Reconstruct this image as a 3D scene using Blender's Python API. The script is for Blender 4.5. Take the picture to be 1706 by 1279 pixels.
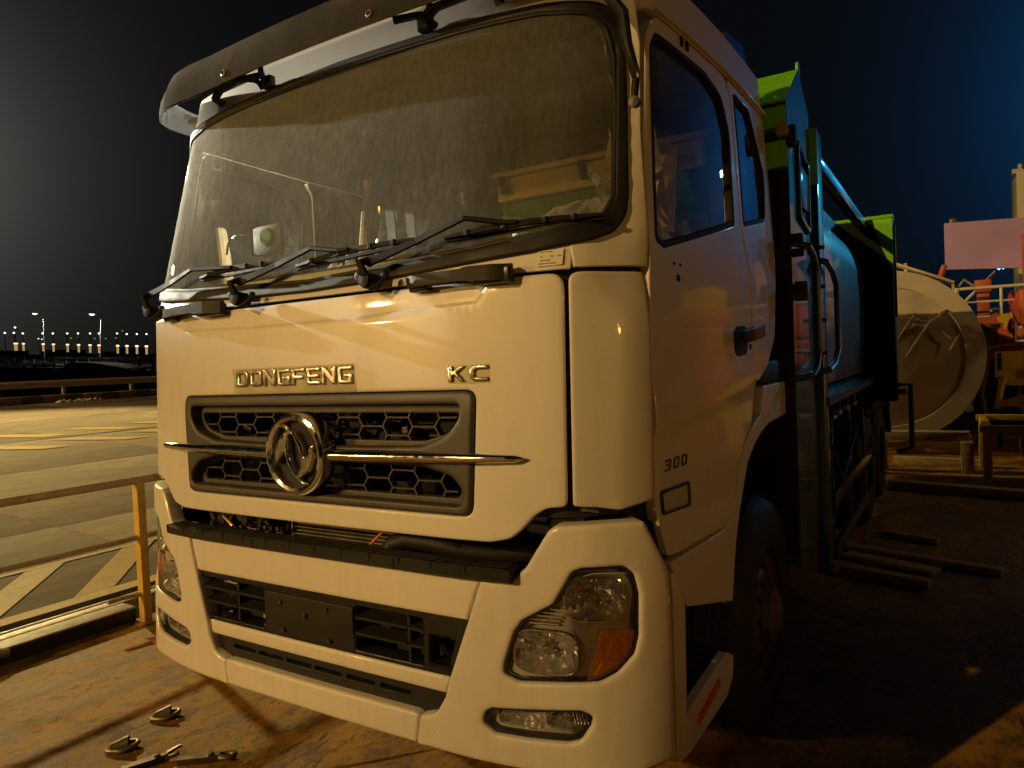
import bpy, bmesh, math, random, bisect
from mathutils import Vector, Matrix
from mathutils.geometry import delaunay_2d_cdt

for o in list(bpy.data.objects): bpy.data.objects.remove(o, do_unlink=True)
SC = bpy.context.scene
COL = SC.collection
random.seed(7)
PI = math.pi
# The vessel lies with a slight list to port: everything on board is laid out in deck coordinates
# (x = truck's left, y = aft of the truck, z = up from the deck) and turned by HEEL at the very end.
HEEL = Matrix.Rotation(math.radians(-2.55), 4, 'Y')

# ---------------------------------------------------------------- camera
cam = bpy.data.cameras.new('camera'); camo = bpy.data.objects.new('camera', cam); COL.objects.link(camo)
cam.sensor_width = 36.0; cam.lens = 36.0 * 1182 / 1706; cam.clip_start = .05; cam.clip_end = 3000
cr = Vector((0.84963566, 0.52550709, -0.04428936)); cd = Vector((-0.02228845, -0.04812489, -0.99859262)); cf = Vector((-0.52689892, 0.84942704, -0.02917588))
CAM = Vector((2.015*.93, -1.80*.93, 1.55*.93 + .2))
mm = Matrix.Identity(4)
for i in range(3): mm[i][0] = cr[i]; mm[i][1] = -cd[i]; mm[i][2] = -cf[i]; mm[i][3] = CAM[i]
camo.matrix_world = HEEL @ mm
SC.camera = camo

# ---------------------------------------------------------------- world: night sky with two glows over the lit quays
W = bpy.data.worlds.new('World'); SC.world = W; W.use_nodes = True
nt = W.node_tree; N = nt.nodes; K = nt.links
for n in list(N): N.remove(n)
out = N.new('ShaderNodeOutputWorld'); 
sky = N.new('ShaderNodeTexSky'); sky.sky_type = 'NISHITA'; sky.sun_disc = False
sky.sun_elevation = math.radians(-14); sky.sun_rotation = math.radians(215)
bg1 = N.new('ShaderNodeBackground'); bg1.inputs[1].default_value = .05; K.new(sky.outputs[0], bg1.inputs[0])
tc = N.new('ShaderNodeTexCoord')
nrm = N.new('ShaderNodeVectorMath'); nrm.operation = 'NORMALIZE'; K.new(tc.outputs['Generated'], nrm.inputs[0])
def mth(op, a, b=None):
    n = N.new('ShaderNodeMath'); n.operation = op
    for i, v in enumerate((a, b)):
        if v is None: continue
        if isinstance(v, (int, float)): n.inputs[i].default_value = v
        else: K.new(v, n.inputs[i])
    return n.outputs[0]
def lobe(d, wdeg, strength, colr, soft=3.0):
    d = Vector(d).normalized()
    dp = N.new('ShaderNodeVectorMath'); dp.operation = 'DOT_PRODUCT'; K.new(nrm.outputs[0], dp.inputs[0]); dp.inputs[1].default_value = d
    ang = mth('ARCCOSINE', mth('MINIMUM', dp.outputs['Value'], .99999))
    ang = mth('SQRT', mth('ADD', mth('MULTIPLY', ang, ang), math.radians(soft)**2))
    e = mth('EXPONENT', mth('MULTIPLY', ang, -1/math.radians(wdeg)))
    e = mth('MULTIPLY', e, strength)
    b = N.new('ShaderNodeBackground'); b.inputs[0].default_value = (*colr, 1); K.new(e, b.inputs[1])
    return b.outputs[0]
def addsh(a, b):
    n = N.new('ShaderNodeAddShader'); K.new(a, n.inputs[0]); K.new(b, n.inputs[1]); return n.outputs[0]
base = N.new('ShaderNodeBackground'); base.inputs[0].default_value = (.36, .45, .50, 1); base.inputs[1].default_value = .0060
s = addsh(bg1.outputs[0], base.outputs[0])
s = addsh(s, lobe((-.955, .25, .20), 4.7, .33, (1, .94, .84), 3))
s = addsh(s, lobe((.255, .93, .26), 3.9, 1.0, (.012, .33, 1.0), 4))
s = addsh(s, lobe((.20, .95, .12), 9, .004, (.08, .40, 1.0), 5))
K.new(s, out.inputs['Surface'])

# ---------------------------------------------------------------- floodlights (on masts built further down)
def spot(name, loc, aim, power, colr, cone, blend, size):
    l = bpy.data.lights.new(name, 'SPOT'); l.energy = power; l.color = colr; l.spot_size = math.radians(cone); l.spot_blend = blend; l.shadow_soft_size = size
    o = bpy.data.objects.new(name, l); COL.objects.link(o)
    o.matrix_world = Matrix.Translation(loc) @ (Vector(aim) - Vector(loc)).to_track_quat('-Z', 'Y').to_matrix().to_4x4()
    return o
KEY = Vector((-32.0, -68.0, 30.0))
SIDE = Vector((-15.0, -17.0, 4.9))
spot('floodlight_beam', KEY, (0.5, 3, 1.5), 120000, (1.0, .605, .19), 50, .5, .6)
spot('floodlight_beam', SIDE, (-3.0, 0, 2.6), 4300, (1.0, .57, .15), 16.4, .09, .22)
LEFT = Vector((-25.5, 7.6, 10.0))
spot('floodlight_beam', LEFT, (-9.5, 2.5, 0), 13500, (1.0, .73, .28), 95, .5, .3)
FLARE = Vector((-30.0, -1.8, 9.5))
spot('floodlight_beam', FLARE, (-1.10, .5, 2.52), 150000, (1.0, .94, .74), 3.3, 1.0, .2)
DECK_FILL = Vector((10.0, -3.0, 3.6))
spot('floodlight_beam', DECK_FILL, (1.2, 1.1, 2.0), 230, (1.0, .50, .10), 22, .6, .3)  # added fill with no seen lamp, lifts the cab's dark side
AFTL = Vector((8.5, 9.2, 4.6))
spot('floodlight_beam', AFTL, (2.4, 8.8, .5), 200, (1.0, .60, .2), 76, .5, .2)
CYAN = Vector((7.7, 20.5, 7.7))
spot('floodlight_beam', CYAN, (1.25, 4.4, 2.35), 2300, (.05, .55, 1.0), 6.4, .7, .25)

SC.view_settings.view_transform = 'Standard'; SC.view_settings.look = 'None'; SC.view_settings.exposure = 0; SC.view_settings.gamma = 1; SC.view_settings.use_curve_mapping = False
SC.cycles.use_denoising = True
SC.cycles.max_bounces = 10; SC.cycles.transparent_max_bounces = 24; SC.cycles.glossy_bounces = 6
SC.cycles.sample_clamp_indirect = 6; SC.cycles.caustics_reflective = False; SC.cycles.caustics_refractive = False

# ================================================================ materials
def newmat(name):
    m = bpy.data.materials.new(name); m.use_nodes = True; t = m.node_tree
    for n in list(t.nodes): t.nodes.remove(n)
    o = t.nodes.new('ShaderNodeOutputMaterial'); return m, t, o
def pbsdf(t, **kw):
    b = t.nodes.new('ShaderNodeBsdfPrincipled')
    for k, v in kw.items(): b.inputs[k].default_value = (*v, 1) if isinstance(v, tuple) and len(v) == 3 else v
    return b
def noise(t, scale, detail=4, rough=.55, stretch=None, dist=0.):
    n = t.nodes.new('ShaderNodeTexNoise'); n.inputs['Scale'].default_value = scale; n.inputs['Detail'].default_value = detail
    n.inputs['Roughness'].default_value = rough; n.inputs['Distortion'].default_value = dist
    c = t.nodes.new('ShaderNodeTexCoord')
    if stretch:
        mp = t.nodes.new('ShaderNodeMapping'); mp.inputs['Scale'].default_value = stretch; t.links.new(c.outputs['Object'], mp.inputs[0]); t.links.new(mp.outputs[0], n.inputs['Vector'])
    else: t.links.new(c.outputs['Object'], n.inputs['Vector'])
    return n.outputs['Fac']
def ramp(t, fac, stops):
    r = t.nodes.new('ShaderNodeValToRGB'); e = r.color_ramp.elements
    while len(e) > 1: e.remove(e[-1])
    e[0].position = stops[0][0]; c = stops[0][1]; e[0].color = (*c, 1) if isinstance(c, tuple) else (c, c, c, 1)
    for p, c in stops[1:]:
        x = e.new(p); x.color = (*c, 1) if isinstance(c, tuple) else (c, c, c, 1)
    t.links.new(fac, r.inputs[0]); return r.outputs[0]
def mixc(t, fac, a, b, mode='MIX'):
    m = t.nodes.new('ShaderNodeMix'); m.data_type = 'RGBA'; m.blend_type = mode
    if isinstance(fac, (int, float)): m.inputs[0].default_value = fac
    else: t.links.new(fac, m.inputs[0])
    for i, v in ((6, a), (7, b)):
        if isinstance(v, tuple): m.inputs[i].default_value = (*v, 1)
        else: t.links.new(v, m.inputs[i])
    return m.outputs[2]
def bump(t, h, strength=.3, dist=.01):
    b = t.nodes.new('ShaderNodeBump'); b.inputs['Strength'].default_value = strength; b.inputs['Distance'].default_value = dist
    t.links.new(h, b.inputs['Height']); return b.outputs[0]
def simple(name, colr, rough=.5, metal=0., var=.12, coat=0., coatr=.05, nscale=6., bumpS=0., bumpN=120., spec=.5, stretch=None):
    m, t, o = newmat(name)
    b = pbsdf(t, Roughness=rough, Metallic=metal)
    b.inputs['Coat Weight'].default_value = coat; b.inputs['Coat Roughness'].default_value = coatr; b.inputs['Specular IOR Level'].default_value = spec
    f = noise(t, nscale, 5, .6, stretch)
    lo = tuple(max(0, c*(1-var)) for c in colr); hi = tuple(min(1, c*(1+var)) for c in colr)
    t.links.new(ramp(t, f, [(.3, lo), (.7, hi)]), b.inputs['Base Color'])
    t.links.new(ramp(t, noise(t, nscale*2.3, 4), [(.3, max(0, rough-.06)), (.7, min(1, rough+.08))]), b.inputs['Roughness'])
    if bumpS: t.links.new(bump(t, noise(t, bumpN, 3), bumpS, .004), b.inputs['Normal'])
    t.links.new(b.outputs[0], o.inputs[0]); return m

def paint(name, colr, dirt=.25, coat=.7, rough=.34):
    m, t, o = newmat(name)
    b = pbsdf(t, Roughness=rough); b.inputs['Coat Weight'].default_value = coat; b.inputs['Coat Roughness'].default_value = .035
    d1 = noise(t, 2.2, 6, .62, (1.0, 1.0, .45)); d2 = noise(t, 17, 5, .65, (1.2, 1.2, .25))
    f = t.nodes.new('ShaderNodeMath'); f.operation = 'MULTIPLY'; t.links.new(d1, f.inputs[0]); t.links.new(d2, f.inputs[1])
    dirty = tuple(c*.72*k for c, k in zip(colr, (1., .92, .80)))
    fac = ramp(t, f.outputs[0], [(.20, 0.), (.42, dirt)])
    sp = ramp(t, noise(t, 120, 2, .5), [(.735, 0.), (.765, .8)])
    t.links.new(mixc(t, sp, mixc(t, fac, colr, dirty), tuple(c*.35 for c in colr)), b.inputs['Base Color'])
    t.links.new(ramp(t, d2, [(.35, .03), (.75, .09)]), b.inputs['Coat Roughness'])
    t.links.new(ramp(t, d1, [(.3, rough-.05), (.7, rough+.12)]), b.inputs['Roughness'])
    t.links.new(bump(t, noise(t, 3.1, 2), .05, .004), b.inputs['Coat Normal'])
    t.links.new(b.outputs[0], o.inputs[0]); return m

def glass(name, tint=(.9, .92, .9), dust=(.02, .10), dustcol=(.5, .46, .38), gl=1.0, rough=.0, streak=(14, 14, 1.2), nscale=3.0, back=.4):
    m, t, o = newmat(name)
    tr = t.nodes.new('ShaderNodeBsdfTransparent'); tr.inputs[0].default_value = (*tint, 1)
    gs = t.nodes.new('ShaderNodeBsdfGlossy'); gs.inputs['Roughness'].default_value = rough; gs.inputs['Color'].default_value = (.95, .97, 1, 1)
    fr = t.nodes.new('ShaderNodeFresnel'); fr.inputs['IOR'].default_value = 1.52
    fm = t.nodes.new('ShaderNodeMath'); fm.operation = 'MULTIPLY'; fm.inputs[1].default_value = gl; t.links.new(fr.outputs[0], fm.inputs[0])
    m1 = t.nodes.new('ShaderNodeMixShader'); t.links.new(fm.outputs[0], m1.inputs[0]); t.links.new(tr.outputs[0], m1.inputs[1]); t.links.new(gs.outputs[0], m1.inputs[2])
    last = m1.outputs[0]
    if dust:
        d0 = t.nodes.new('ShaderNodeBsdfDiffuse'); d0.inputs[0].default_value = (*dustcol, 1)
        d1 = t.nodes.new('ShaderNodeBsdfTranslucent'); d1.inputs[0].default_value = (*dustcol, 1)
        df = t.nodes.new('ShaderNodeMixShader'); df.inputs[0].default_value = back; t.links.new(d0.outputs[0], df.inputs[1]); t.links.new(d1.outputs[0], df.inputs[2])
        n1 = noise(t, nscale, 6, .62); n2 = noise(t, 1.0, 5, .7, streak); n3 = noise(t, 170, 2, .8)
        a = t.nodes.new('ShaderNodeMath'); a.operation = 'MULTIPLY'; t.links.new(n1, a.inputs[0]); t.links.new(n2, a.inputs[1])
        r1 = ramp(t, a.outputs[0], [(.10, dust[0]), (.45, dust[1])])
        r2 = ramp(t, n3, [(.66, 0.), (.74, dust[1]*1.5)])
        ad = t.nodes.new('ShaderNodeMath'); ad.operation = 'ADD'; t.links.new(r1, ad.inputs[0]); t.links.new(r2, ad.inputs[1])
        # a dust film looks denser along a slanting line of sight
        ge = t.nodes.new('ShaderNodeNewGeometry'); dt = t.nodes.new('ShaderNodeVectorMath'); dt.operation = 'DOT_PRODUCT'; t.links.new(ge.outputs['Incoming'], dt.inputs[0]); t.links.new(ge.outputs['Normal'], dt.inputs[1])
        ab = t.nodes.new('ShaderNodeMath'); ab.operation = 'ABSOLUTE'; t.links.new(dt.outputs['Value'], ab.inputs[0])
        mx = t.nodes.new('ShaderNodeMath'); mx.operation = 'MAXIMUM'; mx.inputs[1].default_value = .2; t.links.new(ab.outputs[0], mx.inputs[0])
        dv = t.nodes.new('ShaderNodeMath'); dv.operation = 'DIVIDE'; dv.use_clamp = True; t.links.new(ad.outputs[0], dv.inputs[0]); t.links.new(mx.outputs[0], dv.inputs[1]); ad = dv
        m2 = t.nodes.new('ShaderNodeMixShader'); t.links.new(ad.outputs[0], m2.inputs[0]); t.links.new(last, m2.inputs[1]); t.links.new(df.outputs[0], m2.inputs[2]); last = m2.outputs[0]
    t.links.new(last, o.inputs[0]); return m

def emit(name, colr, strength):
    m, t, o = newmat(name); e = t.nodes.new('ShaderNodeEmission'); e.inputs[0].default_value = (*colr, 1); e.inputs[1].default_value = strength
    t.links.new(e.outputs[0], o.inputs[0]); return m

M = {}
M['white'] = paint('white_cab_paint', (.80, .77, .72), .30)
M['white2'] = paint('white_bumper_paint', (.80, .76, .71), .38, .55, .38)
M['lime'] = paint('lime_green_paint', (.22, .74, .012), .3, .8, .35)
M['dgreen'] = paint('dark_green_gloss_paint', (.010, .050, .028), .2, .7, .40)
M['wiper'] = simple('matt_black_wiper', (.011, .010, .010), .6, 0, .2, spec=.2)
M['matte_dark'] = simple('sooty_dark_green_paint', (.010, .016, .011), .75, 0, .3, spec=.15)
M['plastic'] = simple('black_grained_plastic', (.020, .018, .016), .5, 0, .2, bumpS=.25, bumpN=600, spec=.3)
M['grey_plastic'] = simple('dark_grey_grille_plastic', (.060, .053, .049), .45, 0, .12, bumpS=.15, bumpN=500)
M['rubber'] = simple('black_rubber', (.018, .017, .016), .55, 0, .2, spec=.3)
M['gloss_black'] = simple('gloss_black_plastic', (.018, .018, .018), .25, 0, .15)
M['black'] = simple('black_underbody', (.010, .010, .010), .7, 0, .3)
M['chrome'] = simple('chrome', (.80, .79, .77), .10, 1., .04, nscale=20)
M['satin_chrome'] = simple('satin_letter_chrome', (.50, .46, .42), .22, 1., .1, nscale=20)
M['reflector'] = simple('lamp_reflector', (.94, .93, .91), .10, .80, .05)
M['lamp_grey'] = simple('lamp_housing_grey', (.46, .44, .41), .25, .35, .15)
M['windscreen'] = glass('dusty_windscreen_glass', (.90, .91, .88), (.070, .190), (.52, .545, .52), streak=(75, 75, 1.1), nscale=1.3, back=.2)
M['window'] = glass('side_window_glass', (.74, .76, .76), (.0, .03))
M['lens'] = glass('clear_lamp_lens', (.97, .97, .96), (.0, .04), gl=.9)
M['amber'] = glass('amber_lamp_lens', (1.0, .46, .03), (.16, .30), (.95, .42, .02), gl=.9)
M['amber_dark'] = simple('amber_marker_plastic', (.80, .12, .015), .3, 0, .1, coat=.5)
M['film'] = glass('clear_wrapping_film', (.88, .86, .80), (.16, .50), (.86, .84, .76), gl=2.2, rough=.05, nscale=20)
M['sticker_film'] = glass('yellowed_protective_film', (.95, .94, .84), (.04, .12), (.66, .58, .34), gl=.8, rough=.08)
M['visor'] = glass('smoked_visor_acrylic', (.34, .33, .32), (.14, .26), (.17, .165, .16), gl=1.2, rough=.12, nscale=5)
M['visor_clear'] = glass('smoked_visor_acrylic_clear', (.42, .43, .44), (.05, .14), (.30, .30, .30), gl=1.2, rough=.06, nscale=5)
M['dash'] = simple('dashboard_plastic', (.050, .046, .042), .6, 0, .2, bumpS=.2, bumpN=300)
M['trim'] = simple('beige_cab_trim', (.36, .29, .20), .75, 0, .15)
M['curtain'] = simple('beige_curtain', (.62, .48, .28), .8, 0, .15)
M['lamp_silver'] = simple('bright_lamp_bezel', (.62, .60, .57), .28, .25, .12)
M['ochre'] = simple('ochre_bunk_panel', (.80, .56, .16), .7, 0, .12)
M['greencloth'] = simple('dark_green_cloth', (.10, .22, .05), .85, 0, .3)
M['blue'] = simple('blue_seat_fabric', (.14, .20, .55), .85, 0, .3)
M['paper'] = simple('printed_paper', (.80, .78, .70), .7, 0, .06)
M['ink'] = simple('grey_ink', (.30, .26, .20), .8, 0, .1)
M['tyre'] = simple('tyre_rubber', (.020, .019, .018), .75, 0, .3, bumpS=.3, bumpN=60)
M['wheelgrey'] = simple('wheel_disc_grey', (.11, .085, .07), .55, .2, .3)
M['alu'] = simple('dull_radiator_metal', (.26, .22, .16), .45, .6, .3)
M['brass'] = simple('yellowish_plated_bracket', (.75, .52, .18), .35, .7, .2)
M['wire_orange'] = simple('orange_wire', (.75, .28, .05), .5, 0, .1)
# deck, quay, ship
def rustdeck():
    m, t, o = newmat('rusty_steel_deck'); b = pbsdf(t)
    big = noise(t, .8, 6, .6, (1.5, .7, 1), .4); mid = noise(t, 3.6, 12, .74, (1.4, .8, 1), .25); fine = noise(t, 34, 6, .7, (1.2, .9, 1))
    c1 = ramp(t, mid, [(.28, (.055, .025, .003)), (.39, (.165, .078, .005)), (.52, (.40, .205, .010)), (.70, (.56, .33, .022))])
    c2 = ramp(t, big, [(.32, (.50, .48, .46)), (.52, (.95, .90, .85)), (.70, (1.0, 1.0, .9))])
    cc = mixc(t, 1.0, c1, c2, 'MULTIPLY')
    cc = mixc(t, ramp(t, fine, [(.54, 0.), (.72, .55)]), cc, (.035, .020, .007))
    ck = noise(t, 15, 7, .7, (1.3, .8, 1), .6)
    cc = mixc(t, ramp(t, ck, [(.555, 0.), (.585, .75), (.66, .35)]), cc, (.040, .021, .007))
    cc = mixc(t, ramp(t, ck, [(.36, .5), (.41, 0.)]), cc, (.52, .29, .035))
    sp = noise(t, 75, 3, .8)
    cc = mixc(t, ramp(t, sp, [(.62, 0.), (.70, .7)]), cc, (.030, .015, .006))
    scr = noise(t, 9, 8, .75, (2.6, .55, 1), 1.2); pt = noise(t, 1.6, 3, .5)
    k = t.nodes.new('ShaderNodeMath'); k.operation = 'MULTIPLY'; t.links.new(scr, k.inputs[0]); t.links.new(pt, k.inputs[1])
    cc = mixc(t, ramp(t, k.outputs[0], [(.315, 0.), (.36, .85)]), cc, (.022, .012, .006))
    t.links.new(cc, b.inputs['Base Color'])
    t.links.new(ramp(t, mid, [(.35, .50), (.7, .78)]), b.inputs['Roughness'])
    h = mixc(t, .45, mid, fine)
    h2 = mixc(t, .5, h, noise(t, 140, 4, .8))
    t.links.new(bump(t, h2, .8, .010), b.inputs['Normal'])
    t.links.new(b.outputs[0], o.inputs[0]); return m
M['deck'] = rustdeck()
def concrete(name, dark, light, stain=.5):
    m, t, o = newmat(name); b = pbsdf(t, Roughness=.85)
    big = noise(t, .35, 7, .62, (1.0, .45, 1), .5); mid = noise(t, 2.2, 8, .7, (1.5, .8, 1)); fine = noise(t, 60, 5, .7)
    cc = ramp(t, mid, [(.3, dark), (.68, light)])
    cc = mixc(t, ramp(t, big, [(.40, stain), (.60, 0.)]), cc, tuple(c*.42 for c in dark))
    cc = mixc(t, ramp(t, fine, [(.60, 0.), (.75, .35)]), cc, tuple(c*.6 for c in dark))
    t.links.new(cc, b.inputs['Base Color']); t.links.new(bump(t, mixc(t, .5, mid, fine), .35, .008), b.inputs['Normal'])
    t.links.new(b.outputs[0], o.inputs[0]); return m
M['quay'] = concrete('quay_concrete', (.21, .17, .11), (.40, .335, .225))
M['quay_dark'] = simple('dark_joint_filler', (.03, .027, .022), .9, 0, .3)
def wornpaint(name, colr, under, wear=.5):
    m, t, o = newmat(name); b = pbsdf(t, Roughness=.7)
    f = noise(t, 7, 8, .7, (1.6, .8, 1), .4); g = noise(t, 60, 4, .7)
    k = t.nodes.new('ShaderNodeMath'); k.operation = 'MULTIPLY'; t.links.new(f, k.inputs[0]); t.links.new(g, k.inputs[1])
    t.links.new(mixc(t, ramp(t, k.outputs[0], [(.24, 0.), (.24+.3*(1-wear)+.06, 1.)]), colr, under), b.inputs['Base Color'])
    t.links.new(bump(t, k.outputs[0], .3, .005), b.inputs['Normal'])
    t.links.new(b.outputs[0], o.inputs[0]); return m
M['roadyellow'] = wornpaint('worn_yellow_road_paint', (.50, .33, .05), (.28, .22, .13), .72)
M['roadpale'] = wornpaint('worn_pale_yellow_road_paint', (.60, .47, .20), (.30, .24, .15), .62)
M['railpaint'] = wornpaint('worn_cream_rail_paint', (.62, .50, .30), (.22, .12, .05), .25)
M['postyellow'] = wornpaint('worn_yellow_post_paint', (.72, .48, .10), (.30, .15, .05), .3)
M['coaming'] = simple('black_hull_steel', (.016, .012, .010), .6, 0, .5, bumpS=.4, bumpN=40)
M['edge'] = simple('worn_pale_steel_edge', (.42, .38, .30), .5, .2, .35, nscale=14)
M['kerby'] = wornpaint('faded_yellow_kerb_paint', (.42, .27, .03), (.16, .12, .07), .5)
M['kerbb'] = wornpaint('faded_dark_kerb_paint', (.13, .09, .045), (.20, .15, .09), .5)
M['galv'] = simple('galvanised_steel', (.36, .33, .28), .5, .4, .2)
M['galv_white'] = simple('white_parapet_paint', (.75, .73, .68), .6, 0, .15)
M['bridge'] = simple('dark_bridge_concrete', (.10, .085, .075), .85, 0, .3, nscale=.3)
M['pole'] = simple('grey_pole_paint', (.20, .20, .20), .5, 0, .1)
M['lamp_white'] = emit('lit_white_lamp', (1, .90, .70), 3)
M['lamp_warm'] = emit('lit_warm_lamp', (1, .72, .38), 2)
M['glow_dim'] = emit('dim_yellow_glow', (1, .62, .22), .45)
M['lamp_cyan'] = emit('lit_cyan_lamp', (.25, .85, 1.0), 40)
M['lamp_blue'] = emit('lit_blue_small_lamp', (.25, .55, 1.0), 3)
M['lamp_sodium'] = emit('lit_sodium_lamp', (1.0, .62, .22), 60)
M['tank'] = simple('pale_tank_paint', (.54, .48, .41), .45, 0, .14, nscale=1.5, coat=.2)
M['tank_head'] = simple('greyish_tank_head_paint', (.50, .44, .37), .45, 0, .24, nscale=1.8, coat=.2)
M['red'] = simple('orange_red_deck_paint', (.46, .085, .025), .5, 0, .3, nscale=2.5, bumpS=.2, bumpN=30)
M['crimson'] = simple('crimson_paint', (.50, .02, .03), .5, 0, .2)
M['yellow'] = wornpaint('yellow_machinery_paint', (.66, .46, .02), (.22, .13, .03), .3)
M['mauve'] = simple('mauve_board_paint', (.50, .33, .74), .6, 0, .10, nscale=1.2)
M['offwhite'] = simple('offwhite_ship_paint', (.62, .62, .52), .5, 0, .1)
M['timber'] = simple('rough_timber', (.52, .37, .19), .8, 0, .35, nscale=3, stretch=(1, 14, 14))
M['pink'] = simple('faded_pink_cloth', (.55, .12, .10), .8, 0, .15)
M['steel'] = simple('scuffed_dark_steel', (.11, .085, .060), .42, .7, .4, nscale=16)
M['steel_edge'] = simple('worn_bright_steel', (.27, .205, .13), .50, .7, .4, nscale=22)
M['drum'] = simple('dark_purple_rubber', (.045, .022, .030), .6, 0, .2)
def water():
    m, t, o = newmat('dark_harbour_water'); b = pbsdf(t, Roughness=.12); b.inputs['Base Color'].default_value = (.004, .006, .008, 1)
    t.links.new(bump(t, noise(t, .8, 4, .6, (1, 1, 1)), .5, .2), b.inputs['Normal']); t.links.new(b.outputs[0], o.inputs[0]); return m
M['water'] = water()

# ================================================================ object helpers
SHIP = []          # top-level objects that ride on the vessel
def link(name, me, parent=None):
    o = bpy.data.objects.new(name, me); COL.objects.link(o)
    if parent is not None:
        o.parent = parent
        if parent.type == 'EMPTY': o.location = -parent.location
    return o
def thing(name, label, cat, loc=(0, 0, 0), group=None, ship=True):
    o = bpy.data.objects.new(name, None); COL.objects.link(o); o.location = loc; o.empty_display_size = .2
    o['label'] = label; o['category'] = cat
    if group: o['group'] = group
    if ship: SHIP.append(o)
    return o
def tag(o, label, cat, group=None, ship=True):
    o['label'] = label; o['category'] = cat
    if group: o['group'] = group
    if ship: SHIP.append(o)
    return o
def struct(o, ship=True):
    o['kind'] = 'structure'
    if ship: SHIP.append(o)
    return o
def mesh(name, vs, fs, mat, parent=None, smooth=True, sharp=None):
    me = bpy.data.meshes.new(name); me.from_pydata([tuple(v) for v in vs], [], fs); me.update()
    bm = bmesh.new(); bm.from_mesh(me); bmesh.ops.recalc_face_normals(bm, faces=bm.faces) if sharp != 'norecalc' else None
    bm.to_mesh(me); bm.free()
    me.materials.append(mat)
    if smooth:
        me.polygons.foreach_set('use_smooth', [True]*len(me.polygons))
        if sharp is not None and sharp != 'norecalc': me.set_sharp_from_angle(angle=math.radians(sharp))
    return link(name, me, parent)

class MB:
    """collects simple solids into one mesh"""
    def __init__(s): s.v = []; s.f = []
    def add(s, vs, fs):
        k = len(s.v); s.v += [tuple(v) for v in vs]; s.f += [tuple(i+k for i in f) for f in fs]; return s
    def box(s, c, d, bev=0., rot=None):
        bm = bmesh.new(); bmesh.ops.create_cube(bm, size=1)
        for v in bm.verts: v.co = Vector((v.co.x*d[0], v.co.y*d[1], v.co.z*d[2]))
        if bev: bmesh.ops.bevel(bm, geom=list(bm.edges), offset=bev, segments=2, affect='EDGES', profile=.6)
        R = rot.to_4x4() if rot is not None else Matrix.Identity(4)
        bm.transform(Matrix.Translation(c) @ R); bm.verts.index_update()
        s.add([v.co[:] for v in bm.verts], [[v.index for v in f.verts] for f in bm.faces]); bm.free(); return s
    def tube(s, pts, r, n=8, closed=False, caps=True):
        pts = [Vector(p) for p in pts]; m = len(pts); rr = r if isinstance(r, (list, tuple)) else [r]*m
        vs = []; up = None
        for i, p in enumerate(pts):
            a = pts[(i-1) % m] if (closed or i > 0) else p; b = pts[(i+1) % m] if (closed or i < m-1) else p
            tg = (b-a).normalized()
            if up is None:
                up = Vector((0, 0, 1)) if abs(tg.z) < .9 else Vector((1, 0, 0))
            x = (up - tg*up.dot(tg)).normalized(); y = tg.cross(x); up = x
            for j in range(n):
                t_ = 2*PI*j/n; vs.append(p + x*(rr[i]*math.cos(t_)) + y*(rr[i]*math.sin(t_)))
        fs = []
        for i in range(m if closed else m-1):
            for j in range(n):
                a = i*n+j; b = i*n+(j+1) % n; c = ((i+1) % m)*n+(j+1) % n; d = ((i+1) % m)*n+j; fs.append((a, b, c, d))
        if caps and not closed: fs += [tuple(range(n))[::-1], tuple(range((m-1)*n, m*n))]
        return s.add(vs, fs)
    def ribbon(s, pts, w, t, up):
        """flat bar along a path: width w along (tangent x up), thickness t along up"""
        pts = [Vector(p) for p in pts]; m = len(pts); vs = []
        ww = w if isinstance(w, (list, tuple)) else [w]*m
        for i, p in enumerate(pts):
            tg = (pts[min(i+1, m-1)]-pts[max(i-1, 0)]).normalized(); u = Vector(up); u = (u-tg*u.dot(tg)).normalized(); sd = tg.cross(u)
            for a, b in ((-1, -1), (1, -1), (1, 1), (-1, 1)): vs.append(p+sd*(a*ww[i]/2)+u*(b*t/2))
        fs = [(0, 1, 2, 3), tuple((m-1)*4+k for k in (3, 2, 1, 0))]
        for i in range(m-1):
            for j in range(4): fs.append((i*4+j, i*4+(j+1) % 4, i*4+4+(j+1) % 4, i*4+4+j))
        return s.add(vs, fs)
    def prism(s, poly, f0, f1):
        """poly: 2D outline; f0/f1 map it to the two faces"""
        n = len(poly); return s.add([f0(*p) for p in poly]+[f1(*p) for p in poly], [tuple(range(n))[::-1], tuple(range(n, 2*n))]+[(i, (i+1) % n, n+(i+1) % n, n+i) for i in range(n)])
    def lathe(s, prof, origin, axis, n=32, xdir=None):
        """prof: (radius, along axis)"""
        ax = Vector(axis).normalized(); x = Vector(xdir) if xdir else (Vector((0, 0, 1)) if abs(ax.z) < .9 else Vector((1, 0, 0))); x = (x-ax*x.dot(ax)).normalized(); y = ax.cross(x); o = Vector(origin)
        vs = []; 
        for r, h in prof:
            for j in range(n): a = 2*PI*j/n; vs.append(o+ax*h+x*(r*math.cos(a))+y*(r*math.sin(a)))
        fs = []
        for i in range(len(prof)-1):
            for j in range(n): fs.append((i*n+j, i*n+(j+1) % n, (i+1)*n+(j+1) % n, (i+1)*n+j))
        return s.add(vs, fs)
    def build(s, name, mat, parent=None, smooth=True, sharp=35): return mesh(name, s.v, s.f, mat, parent, smooth, sharp)

def arc(c, r, a0, a1, n, f): return [f(c[0]+r*math.cos(a0+(a1-a0)*i/n), c[1]+r*math.sin(a0+(a1-a0)*i/n)) for i in range(n+1)]

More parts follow.
